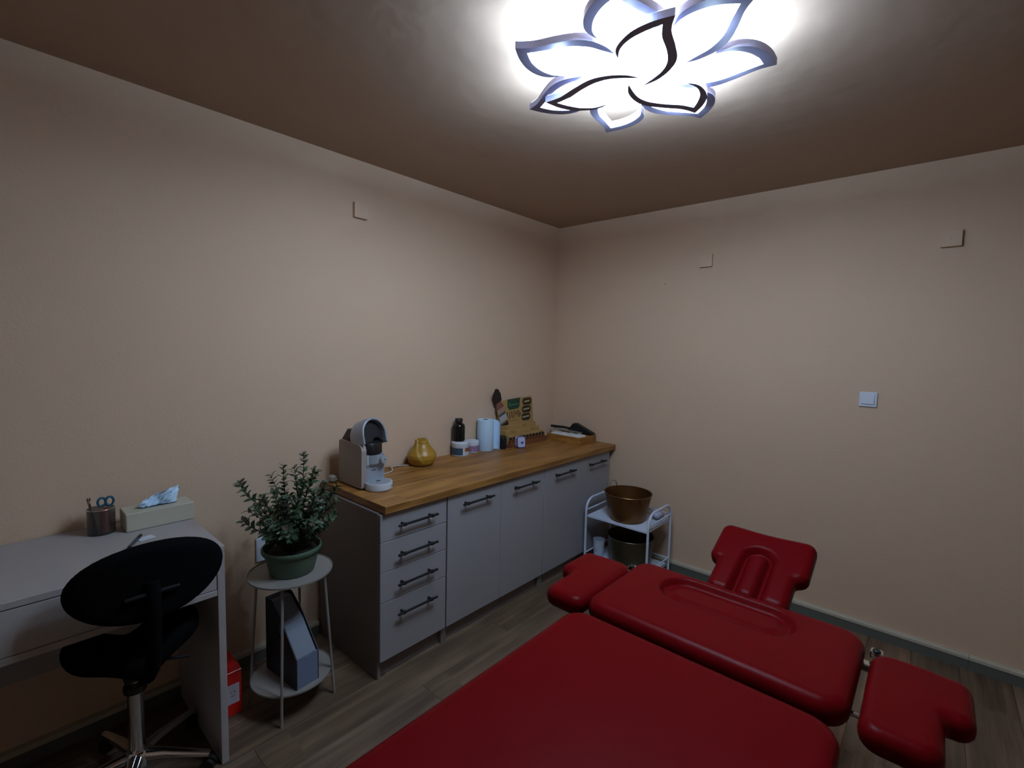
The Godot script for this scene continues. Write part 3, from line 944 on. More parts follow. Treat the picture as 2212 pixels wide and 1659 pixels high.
func plant_stand() -> void:
	var metal := mat(0.30, 0.28, 0.255, 0.5, 0.2)
	var t := thing("plant_stand", "taupe round metal plant stand with two tiers and thin legs", "plant stand", PS)
	for q in [[0.598, 0.174], [0.125, 0.168]]:
		var y: float = q[0]
		var rr: float = q[1]
		obj("tray" , lt([Vector2(0, y - 0.005), Vector2(rr - 0.002, y - 0.005), Vector2(rr, y - 0.003), Vector2(rr, y + 0.004), Vector2(rr - 0.002, y + 0.004), Vector2(rr - 0.003, y), Vector2(0, y)], 56), metal, t)
	for k in 4:
		var a := deg_to_rad(37.3 + 90 * k)
		var d := Vector3(cos(a), 0, sin(a))
		obj("leg", tb([d * 0.180, d * 0.172 + UPV * 0.122, d * 0.140 + UPV * 0.590], 0.0062, 8), metal, t)
	var br := st()
	for k in 2:
		var a := deg_to_rad(37.3 + 90 * k)
		var d := Vector3(cos(a), 0, sin(a))
		tube(br, [d * -0.171 + UPV * 0.114, d * 0.171 + UPV * 0.114], 0.005, 8)
		tube(br, [d * -0.141 + UPV * 0.587, d * 0.141 + UPV * 0.587], 0.005, 8)
	obj("cross_brace", br, metal, t)

	# magazine file on the lower tier
	var navy := mat(0.010, 0.012, 0.020, 0.5)
	var slate := mat(0.16, 0.20, 0.30, 0.6)
	var m := thing("magazine_file", "navy slanted magazine file on the lower tier of plant stand", "magazine file", PS + Vector3(-0.004, 0.1255, 0.010), -1.47)
	var sidep := [Vector2(-0.125, 0.0), Vector2(0.125, 0.0), Vector2(0.125, 0.135), Vector2(0.02, 0.255), Vector2(-0.085, 0.335), Vector2(-0.125, 0.335)]
	for sg in [-1.0, 1.0]:
		# side wall with an oval cut-out
		var hole := []
		for k in 16:
			hole.append(Vector2(-0.018 + 0.013 * cos(TAU * k / 16.0) + 0.016 * sin(TAU * k / 16.0), 0.215 - 0.030 * sin(TAU * k / 16.0)))
		obj("side_wall", holed(sidep, hole, sg * 0.050 - 0.002, sg * 0.050 + 0.002), navy, m)
	obj("front_wall", bx(Vector3(0.123, 0.0675, 0), Vector3(0.004, 0.135, 0.096), 0.0005), slate, m)
	obj("back_wall", bx(Vector3(-0.123, 0.1675, 0), Vector3(0.004, 0.335, 0.096), 0.0005), slate, m)
	obj("bottom", bx(Vector3(0, 0.003, 0), Vector3(0.242, 0.004, 0.096), 0.0005), slate, m)
	var fo := obj("paper_folder", pr([Vector2(-0.115, 0.0), Vector2(0.117, 0.0), Vector2(0.117, 0.128), Vector2(0.02, 0.238), Vector2(-0.080, 0.316), Vector2(-0.115, 0.316)], -0.044, 0.044), mat(0.19, 0.215, 0.27, 0.7))
	fo.transform = m.transform * Transform3D(Basis.IDENTITY, Vector3(0, 0.0055, 0))
	tag(fo, "thick grey blue folder filling the slanted magazine file", "folder")

	# potted shrub
	var green := mat(0.075, 0.125, 0.075, 0.5)
	var p := thing("potted_plant", "small-leaved green shrub in a green plastic pot", "potted plant", PS + Vector3(0.004, 0.5985, 0.005))
	obj("pot", lt([Vector2(0, 0.0005), Vector2(0.088, 0.0005), Vector2(0.092, 0.004), Vector2(0.113, 0.094), Vector2(0.121, 0.096), Vector2(0.124, 0.102), Vector2(0.124, 0.112), Vector2(0.121, 0.117), Vector2(0.116, 0.116), Vector2(0.113, 0.108), Vector2(0.108, 0.075), Vector2(0, 0.075)], 56), green, p)
	var soil := func(q: Vector3) -> float:
		return slab(Vector2(q.x, q.z).length() - 0.106, q.y + 0.004 * sin(q.x * 70.0) * sin(q.z * 63.0), 0.012, 0.006)
	obj("soil", nets(soil, Vector3(-0.12, -0.03, -0.12), Vector3(0.12, 0.03, 0.12), 0.01), mat(0.022, 0.016, 0.012, 0.95), p, Vector3(0, 0.0865, 0))
	var bark := mat(0.055, 0.045, 0.030, 0.8)
	var leaf_m := [mat(0.045, 0.085, 0.040, 0.45), mat(0.060, 0.100, 0.050, 0.45), mat(0.035, 0.066, 0.035, 0.45), mat(0.090, 0.115, 0.065, 0.45), mat(0.10, 0.075, 0.055, 0.5)]
	for lm in leaf_m:
		lm.backlight_enabled = true
		lm.backlight = Color(0.10, 0.16, 0.06)
	var leaf := leaf_mesh()
	var g := RandomNumberGenerator.new()
	g.seed = 1234
	# main shoots: direction round the pot, reach, height; the last few are the ones that stand out in the outline
	var shoots := [[Vector3(-0.215, 0.445, 0.02), 15], [Vector3(0.055, 0.520, 0.005), 14], [Vector3(-0.02, 0.470, -0.03), 13], [Vector3(0.195, 0.355, 0.04), 12], [Vector3(-0.10, 0.395, 0.06), 12], [Vector3(0.13, 0.415, -0.04), 12], [Vector3(0.03, 0.42, 0.07), 12], [Vector3(-0.17, 0.34, 0.05), 11], [Vector3(0.09, 0.45, 0.03), 12], [Vector3(-0.06, 0.43, -0.07), 11], [Vector3(0.20, 0.30, -0.03), 11], [Vector3(-0.13, 0.30, 0.12), 11], [Vector3(0.06, 0.33, 0.14), 12], [Vector3(0.15, 0.31, 0.11), 11], [Vector3(-0.03, 0.36, 0.13), 12], [Vector3(-0.19, 0.27, -0.02), 10], [Vector3(0.10, 0.36, -0.10), 10], [Vector3(-0.09, 0.33, -0.10), 10], [Vector3(-0.08, 0.25, 0.15), 10], [Vector3(0.02, 0.26, 0.17), 10], [Vector3(0.18, 0.23, 0.06), 9], [Vector3(0.11, 0.25, 0.15), 9], [Vector3(-0.14, 0.23, 0.10), 9], [Vector3(0.0, 0.47, 0.03), 12], [Vector3(0.125, 0.39, 0.06), 11], [Vector3(-0.05, 0.36, 0.08), 11], [Vector3(0.05, 0.38, 0.11), 11], [Vector3(-0.12, 0.36, 0.0), 11]]
	for k in 22:
		var a := TAU * k / 22.0 + g.randf_range(-0.2, 0.2)
		var rr := g.randf_range(0.05, 0.18)
		shoots.append([Vector3(cos(a) * rr, g.randf_range(0.20, 0.40) - rr * 0.3, sin(a) * rr), 8])
	var leaves := []
	for sh in shoots:
		var tip: Vector3 = sh[0]
		var base := Vector3(tip.x * 0.12, 0.088, tip.z * 0.12) + Vector3(g.randf_range(-0.012, 0.012), 0, g.randf_range(-0.012, 0.012))
		var mid := Vector3(tip.x * 0.55, lerpf(0.09, tip.y, 0.62), tip.z * 0.55) + Vector3(g.randf_range(-0.02, 0.02), 0, g.randf_range(-0.02, 0.02))
		var path := curve3([base, base.lerp(mid, 0.5) + Vector3(0, 0.012, 0), mid, mid.lerp(tip, 0.55) + Vector3(tip.x * 0.05, 0.004, tip.z * 0.05), tip], 6)
		var radii := []
		for k in path.size():
			radii.append(lerpf(0.0032, 0.0011, float(k) / path.size()))
		obj("stem", tb(path, radii, 6), bark, p)
		var nl := int(sh[1] * 1.1)
		for k in nl:
			var s: float = lerpf(0.28, 0.995, pow((k + 0.5) / nl, 0.9))
			var fi := s * (path.size() - 1)
			var i0 := int(minf(floorf(fi), path.size() - 2))
			var pos: Vector3 = (path[i0] as Vector3).lerp(path[i0 + 1], fi - i0)
			var dir: Vector3 = (path[i0 + 1] - path[i0]).normalized()
			var roll: float = k * PI / 2 + g.randf_range(-0.4, 0.4)
			for w in 2:
				var sidev := dir.cross(Vector3(0.3, 0.9, 0.31)).normalized().rotated(dir, roll + PI * w)
				var out := (dir * g.randf_range(0.45, 0.85) + sidev).normalized()
				var size := g.randf_range(0.034, 0.050) * lerpf(1.05, 0.68, s)
				var nrm := (dir - out * dir.dot(out)).normalized().rotated(out, g.randf_range(-0.5, 0.5))
				var bs := Basis(out.cross(nrm).normalized(), nrm, -out) * size
				leaves.append([Transform3D(bs, pos), g.randi() % 4 if s < 0.93 or g.randf() < 0.6 else 4, s])
	# the outer leaves show singly; the ones deep in the bush are joined
	leaves.sort_custom(func(a, b): return a[2] > b[2])
	var deep := SurfaceTool.new()
	deep.begin(Mesh.PRIMITIVE_TRIANGLES)
	for k in leaves.size():
		if k < 298:
			var lo := MeshInstance3D.new()
			lo.mesh = leaf
			lo.material_override = leaf_m[leaves[k][1]]
			lo.name = "leaf"
			p.add_child(lo, true)
			lo.transform = leaves[k][0]
		else:
			deep.append_from(leaf, 0, leaves[k][0])
	var dn := obj("foliage", deep.commit(), leaf_m[0], p)
	dn.set_meta("kind", "stuff")

func leaf_mesh() -> ArrayMesh:
	# pointed oval folded along its midrib, one unit long along -z
	var s := SurfaceTool.new()
	s.begin(Mesh.PRIMITIVE_TRIANGLES)
	s.set_smooth_group(1)
	var w := [0.0, 0.15, 0.25, 0.27, 0.23, 0.13, 0.0]
	for k in 6:
		var z0 := -float(k) / 6
		var z1 := -float(k + 1) / 6
		var y0 := -0.12 * z0 * z0
		var y1 := -0.12 * z1 * z1
		for sg in [-1.0, 1.0]:
			var a := Vector3(0, y0, z0)
			var b := Vector3(0, y1, z1)
			var c := Vector3(sg * w[k + 1], y1 + 0.07 * w[k + 1] * 4, z1)
			var d := Vector3(sg * w[k], y0 + 0.07 * w[k] * 4, z0)
			var low := Vector3(0, -9, -0.5)
			quad_out(s, a, b, c, d, low)
	s.generate_normals()
	return s.commit()

# polygon with one hole: cut from the hole to the outline, then pushed
func holed(outer: Array, hole: Array, z0: float, z1: float) -> SurfaceTool:
	var o := PackedVector2Array(outer)
	if Geometry2D.is_polygon_clockwise(o):
		o.reverse()
	var h := PackedVector2Array(hole)
	if not Geometry2D.is_polygon_clockwise(h):
		h.reverse()
	var bi := 0
	var bj := 0
	var bd := 1e9
	for i in o.size():
		for j in h.size():
			var d := o[i].distance_to(h[j])
			if d < bd:
				bd = d
				bi = i
				bj = j
	var poly := []
	for i in range(0, bi + 1):
		poly.append(o[i])
	for j in h.size() + 1:
		poly.append(h[(bj + j) % h.size()])
	var e := (h[bj] - o[bi]).normalized()
	poly[-1] += Vector2(e.y, -e.x) * -0.0002
	poly.append(o[bi] + Vector2(e.y, -e.x) * -0.0002)
	for i in range(bi + 1, o.size()):
		poly.append(o[i])
	return pr(poly, z0, z1)

# ------------------------------------------------------------------ on the worktop
func worktop_things() -> void:
	coffee_machine()
	# gourd-shaped aroma diffuser
	var gold := mat(0.37, 0.195, 0.018, 0.4)
	var df := thing("aroma_diffuser", "mustard yellow gourd-shaped diffuser on the worktop", "diffuser", Vector3(-1.522, TOP, 0.098))
	var body := func(p: Vector3) -> float:
		var a := atan2(p.z, p.x)
		var y := p.y
		var rr := 0.0
		var ks := [0.0, 0.02, 0.045, 0.07, 0.095, 0.115, 0.135, 0.165]
		var vs := [0.065, 0.080, 0.087, 0.083, 0.067, 0.050, 0.038, 0.032]
		for i in 7:
			if y >= ks[i] and y <= ks[i + 1]:
				rr = lerpf(vs[i], vs[i + 1], (y - ks[i]) / (ks[i + 1] - ks[i]))
		if y > 0.165:
			rr = 0.032
		if y < 0.0:
			rr = 0.065
		# overlapping leaves that wrap the body: the surface steps where one ends
		var w := fposmod(a * 3.0 / TAU - y * 3.2 + 0.12, 1.0)
		rr += 0.011 * (smoothstep(0.0, 0.10, w) - w) * smoothstep(0.015, 0.06, y)
		var d := Vector2(p.x, p.z).length() - rr
		return maxf(d * 0.8, maxf(-y, y - 0.158 - 0.006 * sin(a * 2.0 + 1.0)))
	obj("shell", nets(body, Vector3(-0.105, 0.002, -0.105), Vector3(0.105, 0.175, 0.105), 0.006), gold, df)
	obj("mouth", lathe(st(), [Vector2(0, 0.1525), Vector2(0.022, 0.1525), Vector2(0.025, 0.166), Vector2(0.0285, 0.166), Vector2(0.031, 0.150)], 24), gold, df)
	obj("seam", tb(ring_pts(0.0845, 0.040, 48), 0.0014, 6, false), mat(0.62, 0.36, 0.05, 0.35), df)
	obj("base", lt([Vector2(0, 0.0003), Vector2(0.060, 0.0003), Vector2(0.064, 0.004), Vector2(0.064, 0.008), Vector2(0, 0.008)], 40), mat(0.05, 0.035, 0.02, 0.6), df)
	var cord := obj("diffuser_cord", tb(curve3([Vector3(-1.60, TOP + 0.004, 0.07), Vector3(-1.66, TOP + 0.004, 0.035), Vector3(-1.725, TOP + 0.006, 0.045), Vector3(-1.735, TOP + 0.016, 0.085), Vector3(-1.765, TOP + 0.004, 0.125), Vector3(-1.86, TOP + 0.004, 0.145), Vector3(-1.875, TOP + 0.004, 0.105), Vector3(-1.79, TOP + 0.010, 0.055), Vector3(-1.85, TOP + 0.004, 0.025), Vector3(-2.05, TOP + 0.004, 0.022)], 6), 0.0028, 6), mat(0.62, 0.62, 0.62, 0.5))
	tag(cord, "thin white cord lying in loops on the worktop", "cord")

	# cream jars
	jar("wide white-lidded jar with navy, white and orange label", Vector3(-1.165, TOP, 0.068), 0.059, 0.098, Color(0.04, 0.065, 0.10), true)
	jar("smaller white-lidded jar with a mauve label", Vector3(-1.040, TOP, 0.056), 0.045, 0.086, Color(0.30, 0.16, 0.28), false)
	# black bottle that stands on the navy jar
	var bt := thing("black_bottle", "black bottle standing on the lid of the navy jar", "bottle", Vector3(-1.168, TOP + 0.0985, 0.052))
	obj("body", lt([Vector2(0, 0.0005), Vector2(0.040, 0.0005), Vector2(0.043, 0.004), Vector2(0.043, 0.098), Vector2(0.040, 0.112), Vector2(0.028, 0.123), Vector2(0.020, 0.127), Vector2(0.020, 0.132), Vector2(0, 0.132)], 36), mat(0.006, 0.006, 0.006, 0.12), bt)
	obj("cap", lt([Vector2(0, 0.1325), Vector2(0.026, 0.1325), Vector2(0.0265, 0.136), Vector2(0.0265, 0.152), Vector2(0.025, 0.155), Vector2(0, 0.155)], 28), M.black, bt)
	var lb := obj("print", box(bx(Vector3(0.024, 0.062, 0.0362), Vector3(0.020, 0.004, 0.0008), 0, Basis(UPV, 0.55)), Vector3(0.024, 0.052, 0.0362), Vector3(0.014, 0.003, 0.0008), 0, Basis(UPV, 0.55)), mat(0.10, 0.10, 0.10, 0.5), bt)
	lb.name = "print"

	# kitchen roll
	var rl := thing("paper_towel_roll", "white paper towel roll with its loose sheet hanging out", "paper roll", Vector3(-0.922, TOP, 0.068))
	obj("roll", lt([Vector2(0.021, 0.001), Vector2(0.059, 0.001), Vector2(0.0605, 0.003), Vector2(0.0605, 0.223), Vector2(0.059, 0.225), Vector2(0.021, 0.225), Vector2(0.021, 0.001)], 48), M.paper, rl)
	obj("core", lt([Vector2(0.0195, 0.002), Vector2(0.0208, 0.002), Vector2(0.0208, 0.2245), Vector2(0.0195, 0.2245), Vector2(0.0195, 0.002)], 24), mat(0.10, 0.08, 0.06, 0.9), rl)
	var sh := st()
	sh.set_smooth_group(1)
	var prev := []
	for k in 13:
		var tt := k / 12.0
		var a := deg_to_rad(-25.0 + 35.0 * minf(tt * 2.0, 1.0))
		var pt := Vector2(cos(a), sin(a)) * 0.0615
		if tt > 0.5:
			pt += Vector2(0.010, 0.030) * ((tt - 0.5) * 4.0) + Vector2(0.012, 0.0) * sin((tt - 0.5) * TAU)
		var yt := 0.224 - 0.020 * maxf(0, tt - 0.5) * 2.0 - 0.012 * maxf(0, tt - 0.8)
		var cur := [Vector3(pt.x, 0.002, pt.y), Vector3(pt.x, yt, pt.y)]
		if k > 0:
			var far := Vector3(-0.3, 0.1, 0.0)
			quad_out(sh, prev[0], cur[0], cur[1], prev[1], far)
		prev = cur
	obj("loose_sheet", sh, M.paper, rl)

	# small black jar
	var bj := thing("black_jar", "small black jar between paper roll and white timer", "jar", Vector3(-0.792, TOP, 0.118))
	obj("body", lt([Vector2(0, 0.0005), Vector2(0.030, 0.0005), Vector2(0.033, 0.004), Vector2(0.033, 0.066), Vector2(0.030, 0.074), Vector2(0, 0.074)], 28), mat(0.006, 0.007, 0.012, 0.2), bj)
	obj("lid", lt([Vector2(0, 0.0745), Vector2(0.029, 0.0745), Vector2(0.030, 0.080), Vector2(0.026, 0.094), Vector2(0.010, 0.098), Vector2(0, 0.098)], 28), M.black, bj)

	# white device with violet edge
	var violet := mat(0.07, 0.05, 0.30, 0.4)
	var dv := thing("white_timer", "small white device with violet rim in front of oil display", "timer", Vector3(-0.672, TOP, 0.190), -0.42)
	var turn := Transform3D(Basis(Vector3(1, 0, 0), -0.10), Vector3(0, 0.0445, 0))
	obj("body", pr(rrect(0.066, 0.082, 0.016), -0.022, 0.016, turn), mat(0.58, 0.58, 0.70, 0.4), dv)
	obj("rim", pr(rrect(0.070, 0.086, 0.018), 0.0162, 0.021, turn), violet, dv)
	obj("face", pr(rrect(0.059, 0.075, 0.013), 0.0212, 0.023, turn), mat(0.55, 0.56, 0.72, 0.4), dv)
	obj("heart_mark", pr([Vector2(0, -0.014), Vector2(0.013, 0.001), Vector2(0.011, 0.007), Vector2(0.005, 0.008), Vector2(0, 0.004), Vector2(-0.005, 0.008), Vector2(-0.011, 0.007), Vector2(-0.013, 0.001)], 0.0232, 0.0240, turn.translated_local(Vector3(0.006, -0.004, 0))), violet, dv)

	oil_display()
	oak_tray()

func jar(label: String, at: Vector3, rr: float, h: float, ink: Color, orange: bool) -> void:
	var t := thing("cream_jar", label, "jar", at, 0.0, "cream jars on the worktop")
	obj("body", lt([Vector2(0, 0.0005), Vector2(rr - 0.006, 0.0005), Vector2(rr - 0.001, 0.004), Vector2(rr - 0.0005, h * 0.66), Vector2(0, h * 0.66)], 44), M.white, t)
	obj("lid", lt([Vector2(0, h * 0.665), Vector2(rr + 0.001, h * 0.665), Vector2(rr + 0.002, h * 0.68), Vector2(rr + 0.002, h - 0.004), Vector2(rr - 0.002, h), Vector2(0, h)], 44), M.white, t)
	# printed band round the body
	obj("label", band(rr, 0.010, h * 0.60, 0.4, 5.4), mat(ink.r, ink.g, ink.b, 0.45), t)
	if orange:
		obj("label_panel", band(rr + 0.0006, 0.011, h * 0.595, 1.0, 2.02), mat(0.60, 0.62, 0.68, 0.5), t)
		obj("label_square", band(rr + 0.0012, h * 0.34, h * 0.59, 0.95, 1.78), mat(0.33, 0.10, 0.03, 0.5), t)
	else:
		obj("label_mark", band(rr + 0.0006, 0.014, 0.024, 2.2, 2.34), mat(0.55, 0.42, 0.52, 0.5), t)

# part of a cylinder, angles measured from +x towards +z, a shell of 0.4 mm
func band(rr: float, y0: float, y1: float, a0: float, a1: float) -> SurfaceTool:
	var s := st()
	s.set_smooth_group(1)
	var n := int(maxf(6, absf(a1 - a0) * 8))
	for k in n:
		var a := lerpf(a0, a1, float(k) / n)
		var b := lerpf(a0, a1, float(k + 1) / n)
		var pa := Vector3(cos(a) * rr, 0, sin(a) * rr)
		var pb := Vector3(cos(b) * rr, 0, sin(b) * rr)
		quad_out(s, pa + UPV * y0, pb + UPV * y0, pb + UPV * y1, pa + UPV * y1, Vector3(0, (y0 + y1) / 2, 0))
	return s

func coffee_machine() -> void:
	var silver := mat(0.36, 0.39, 0.44, 0.35, 0.25)
	var pale := mat(0.34, 0.29, 0.26, 0.5)  # cream plastic, darkened: shade of the unlit flank put into the colour
	var t := thing("coffee_machine", "white and silver capsule coffee machine with raised hood", "coffee machine", Vector3(-2.012, TOP, 0.215))
	# water tank / side housing on the left, seen from its flank
	var side := [Vector2(-0.108, 0.008), Vector2(0.112, 0.008), Vector2(0.116, 0.014), Vector2(0.118, 0.205), Vector2(0.112, 0.222), Vector2(0.098, 0.231), Vector2(-0.095, 0.238), Vector2(-0.108, 0.228)]
	var to_side := Transform3D(Basis(Vector3(0, 0, 1), UPV, Vector3(-1, 0, 0)), Vector3.ZERO)
	obj("side_housing", pr(side, 0.046, 0.074, to_side), pale, t)
	obj("foot_plate", pr(rrect(0.128, 0.19, 0.02), 0.0005, 0.008, Transform3D(Basis(Vector3(1, 0, 0), Vector3(0, 0, -1), Vector3(0, 1, 0)), Vector3(-0.004, 0, -0.01))), M.black, t)
	# body: column with a gently hollow front
	var col := [Vector2(-0.045, -0.105), Vector2(0.066, -0.105), Vector2(0.072, -0.09), Vector2(0.074, 0.085), Vector2(0.069, 0.105), Vector2(0.045, 0.098), Vector2(0.012, 0.094), Vector2(-0.02, 0.098), Vector2(-0.045, 0.108)]
	var flat := Transform3D(Basis(Vector3(1, 0, 0), Vector3(0, 0, 1), Vector3(0, 1, 0)), Vector3.ZERO)
	obj("body", pr(col, 0.009, 0.172, flat), silver, t)
	obj("slot", bx(Vector3(0.010, 0.090, 0.0952), Vector3(0.026, 0.004, 0.002), 0.0005), M.black, t)
	# brew head: pale drum, black collar
	obj("drum", lathe(st(), [Vector2(0, 0.120), Vector2(0.052, 0.120), Vector2(0.060, 0.128), Vector2(0.062, 0.174), Vector2(0, 0.174)], 40, Vector3(0.010, 0, 0.060)), silver, t)
	obj("collar", lathe(st(), [Vector2(0, 0.1745), Vector2(0.063, 0.1745), Vector2(0.067, 0.180), Vector2(0.066, 0.222), Vector2(0.060, 0.236), Vector2(0.044, 0.242), Vector2(0, 0.242)], 40, Vector3(0.008, 0, 0.056)), mat(0.010, 0.010, 0.011, 0.35), t)
	obj("collar_neck", bx(Vector3(0.006, 0.212, -0.02), Vector3(0.110, 0.056, 0.10), 0.010), M.black, t)
	# status lights strip
	obj("button_strip", bx(Vector3(-0.036, 0.150, 0.1125), Vector3(0.013, 0.056, 0.006), 0.002, Basis(UPV, -0.3)), mat(0.42, 0.46, 0.46, 0.4), t)
	# hood: a rounded shell thrown back, silver outside and black inside
	var hx := Transform3D(Basis(Vector3(1, 0, 0), -0.30) * Basis(UPV, 0.10), Vector3(0.006, 0.262, 0.040))
	var dome := func(p: Vector3) -> float:
		# an arch whose back closes into a dome
		var q := Vector3(p.x, maxf(p.y, 0.0) * 0.86, minf(p.z + 0.015, 0.0) * 1.0)
		var outer := q.length() - 0.078
		var inner := q.length() - 0.0655
		var cut := maxf(p.z - 0.070, -0.048 - p.y)
		return maxf(maxf(outer, -inner), cut)
	var hd := obj("hood", nets(dome, Vector3(-0.095, -0.065, -0.115), Vector3(0.095, 0.110, 0.085), 0.005), silver, t)
	hd.transform = hx
	var lining := func(p: Vector3) -> float:
		var q := Vector3(p.x, maxf(p.y, 0.0) * 0.86, minf(p.z + 0.015, 0.0) * 1.0)
		var cut := maxf(p.z - 0.040, -0.040 - p.y)
		# hollow below the capsule seat
		return maxf(maxf(q.length() - 0.0652, cut), 0.030 - Vector2(p.y + 0.046, p.x - 0.028).length())
	var ln := obj("hood_lining", nets(lining, Vector3(-0.085, -0.055, -0.105), Vector3(0.085, 0.100, 0.055), 0.005), M.black, t)
	ln.transform = hx
	obj("hinge_arm", pr([Vector2(-0.105, 0.236), Vector2(-0.03, 0.236), Vector2(-0.02, 0.295), Vector2(-0.045, 0.30)], 0.020, 0.058, to_side), mat(0.05, 0.035, 0.03, 0.5), t)
	# dial
	obj("dial", tube(tb([Vector3(0.048, 0.146, 0.112), Vector3(0.050, 0.146, 0.136)], 0.021, 28), [Vector3(0.0497, 0.146, 0.1361), Vector3(0.0498, 0.146, 0.1375)], 0.017, 28), mat(0.40, 0.44, 0.46, 0.35, 0.2), t)
	obj("dial_mark", tb([Vector3(0.0500, 0.147, 0.1374), Vector3(0.0500, 0.147, 0.1386)], 0.0035, 10), M.black, t)
	# drip tray
	var dt := Vector3(0.012, 0, 0.140)
	obj("drip_tray", lathe(st(), [Vector2(0, 0.001), Vector2(0.066, 0.001), Vector2(0.070, 0.005), Vector2(0.071, 0.036), Vector2(0.069, 0.039), Vector2(0, 0.039)], 48, dt), mat(0.52, 0.54, 0.58, 0.4), t)
	obj("drip_grid", lathe(st(), [Vector2(0, 0.0392), Vector2(0.060, 0.0392), Vector2(0.060, 0.0405), Vector2(0, 0.0405)], 40, dt), silver, t)
	obj("drain", bx(dt + Vector3(0, 0.0412, -0.004), Vector3(0.022, 0.0014, 0.010), 0.0005), M.black, t)
	# tiny mark on the front of the tray: ring and a line of letters too small to read
	var mk := st()
	for k in 9:
		var a := 1.02 - k * 0.052
		var p := dt + Vector3(cos(a) * 0.0712, 0.021, sin(a) * 0.0712)
		box(mk, p, Vector3(0.0022 if k > 0 else 0.006, 0.004 if k > 0 else 0.009, 0.0012), 0, Basis(UPV, PI / 2 - a))
	obj("maker_mark", mk, mat(0.20, 0.22, 0.24, 0.5), t)
	# mains lead
	var c := thing("power_lead", "pale power lead and plug behind the coffee machine", "power lead")
	obj("cable", tb(curve3([Vector3(-2.098, TOP + 0.020, 0.115), Vector3(-2.115, TOP + 0.012, 0.085), Vector3(-2.130, TOP + 0.008, 0.060), Vector3(-2.158, TOP + 0.006, 0.045), Vector3(-2.178, TOP - 0.06, 0.030), Vector3(-2.185, TOP - 0.16, 0.020)], 6), 0.0038, 8), mat(0.50, 0.46, 0.40, 0.5), c)
	obj("plug", bx(Vector3(-2.112, TOP + 0.021, 0.085), Vector3(0.034, 0.036, 0.044), 0.008), mat(0.36, 0.31, 0.27, 0.5), c)

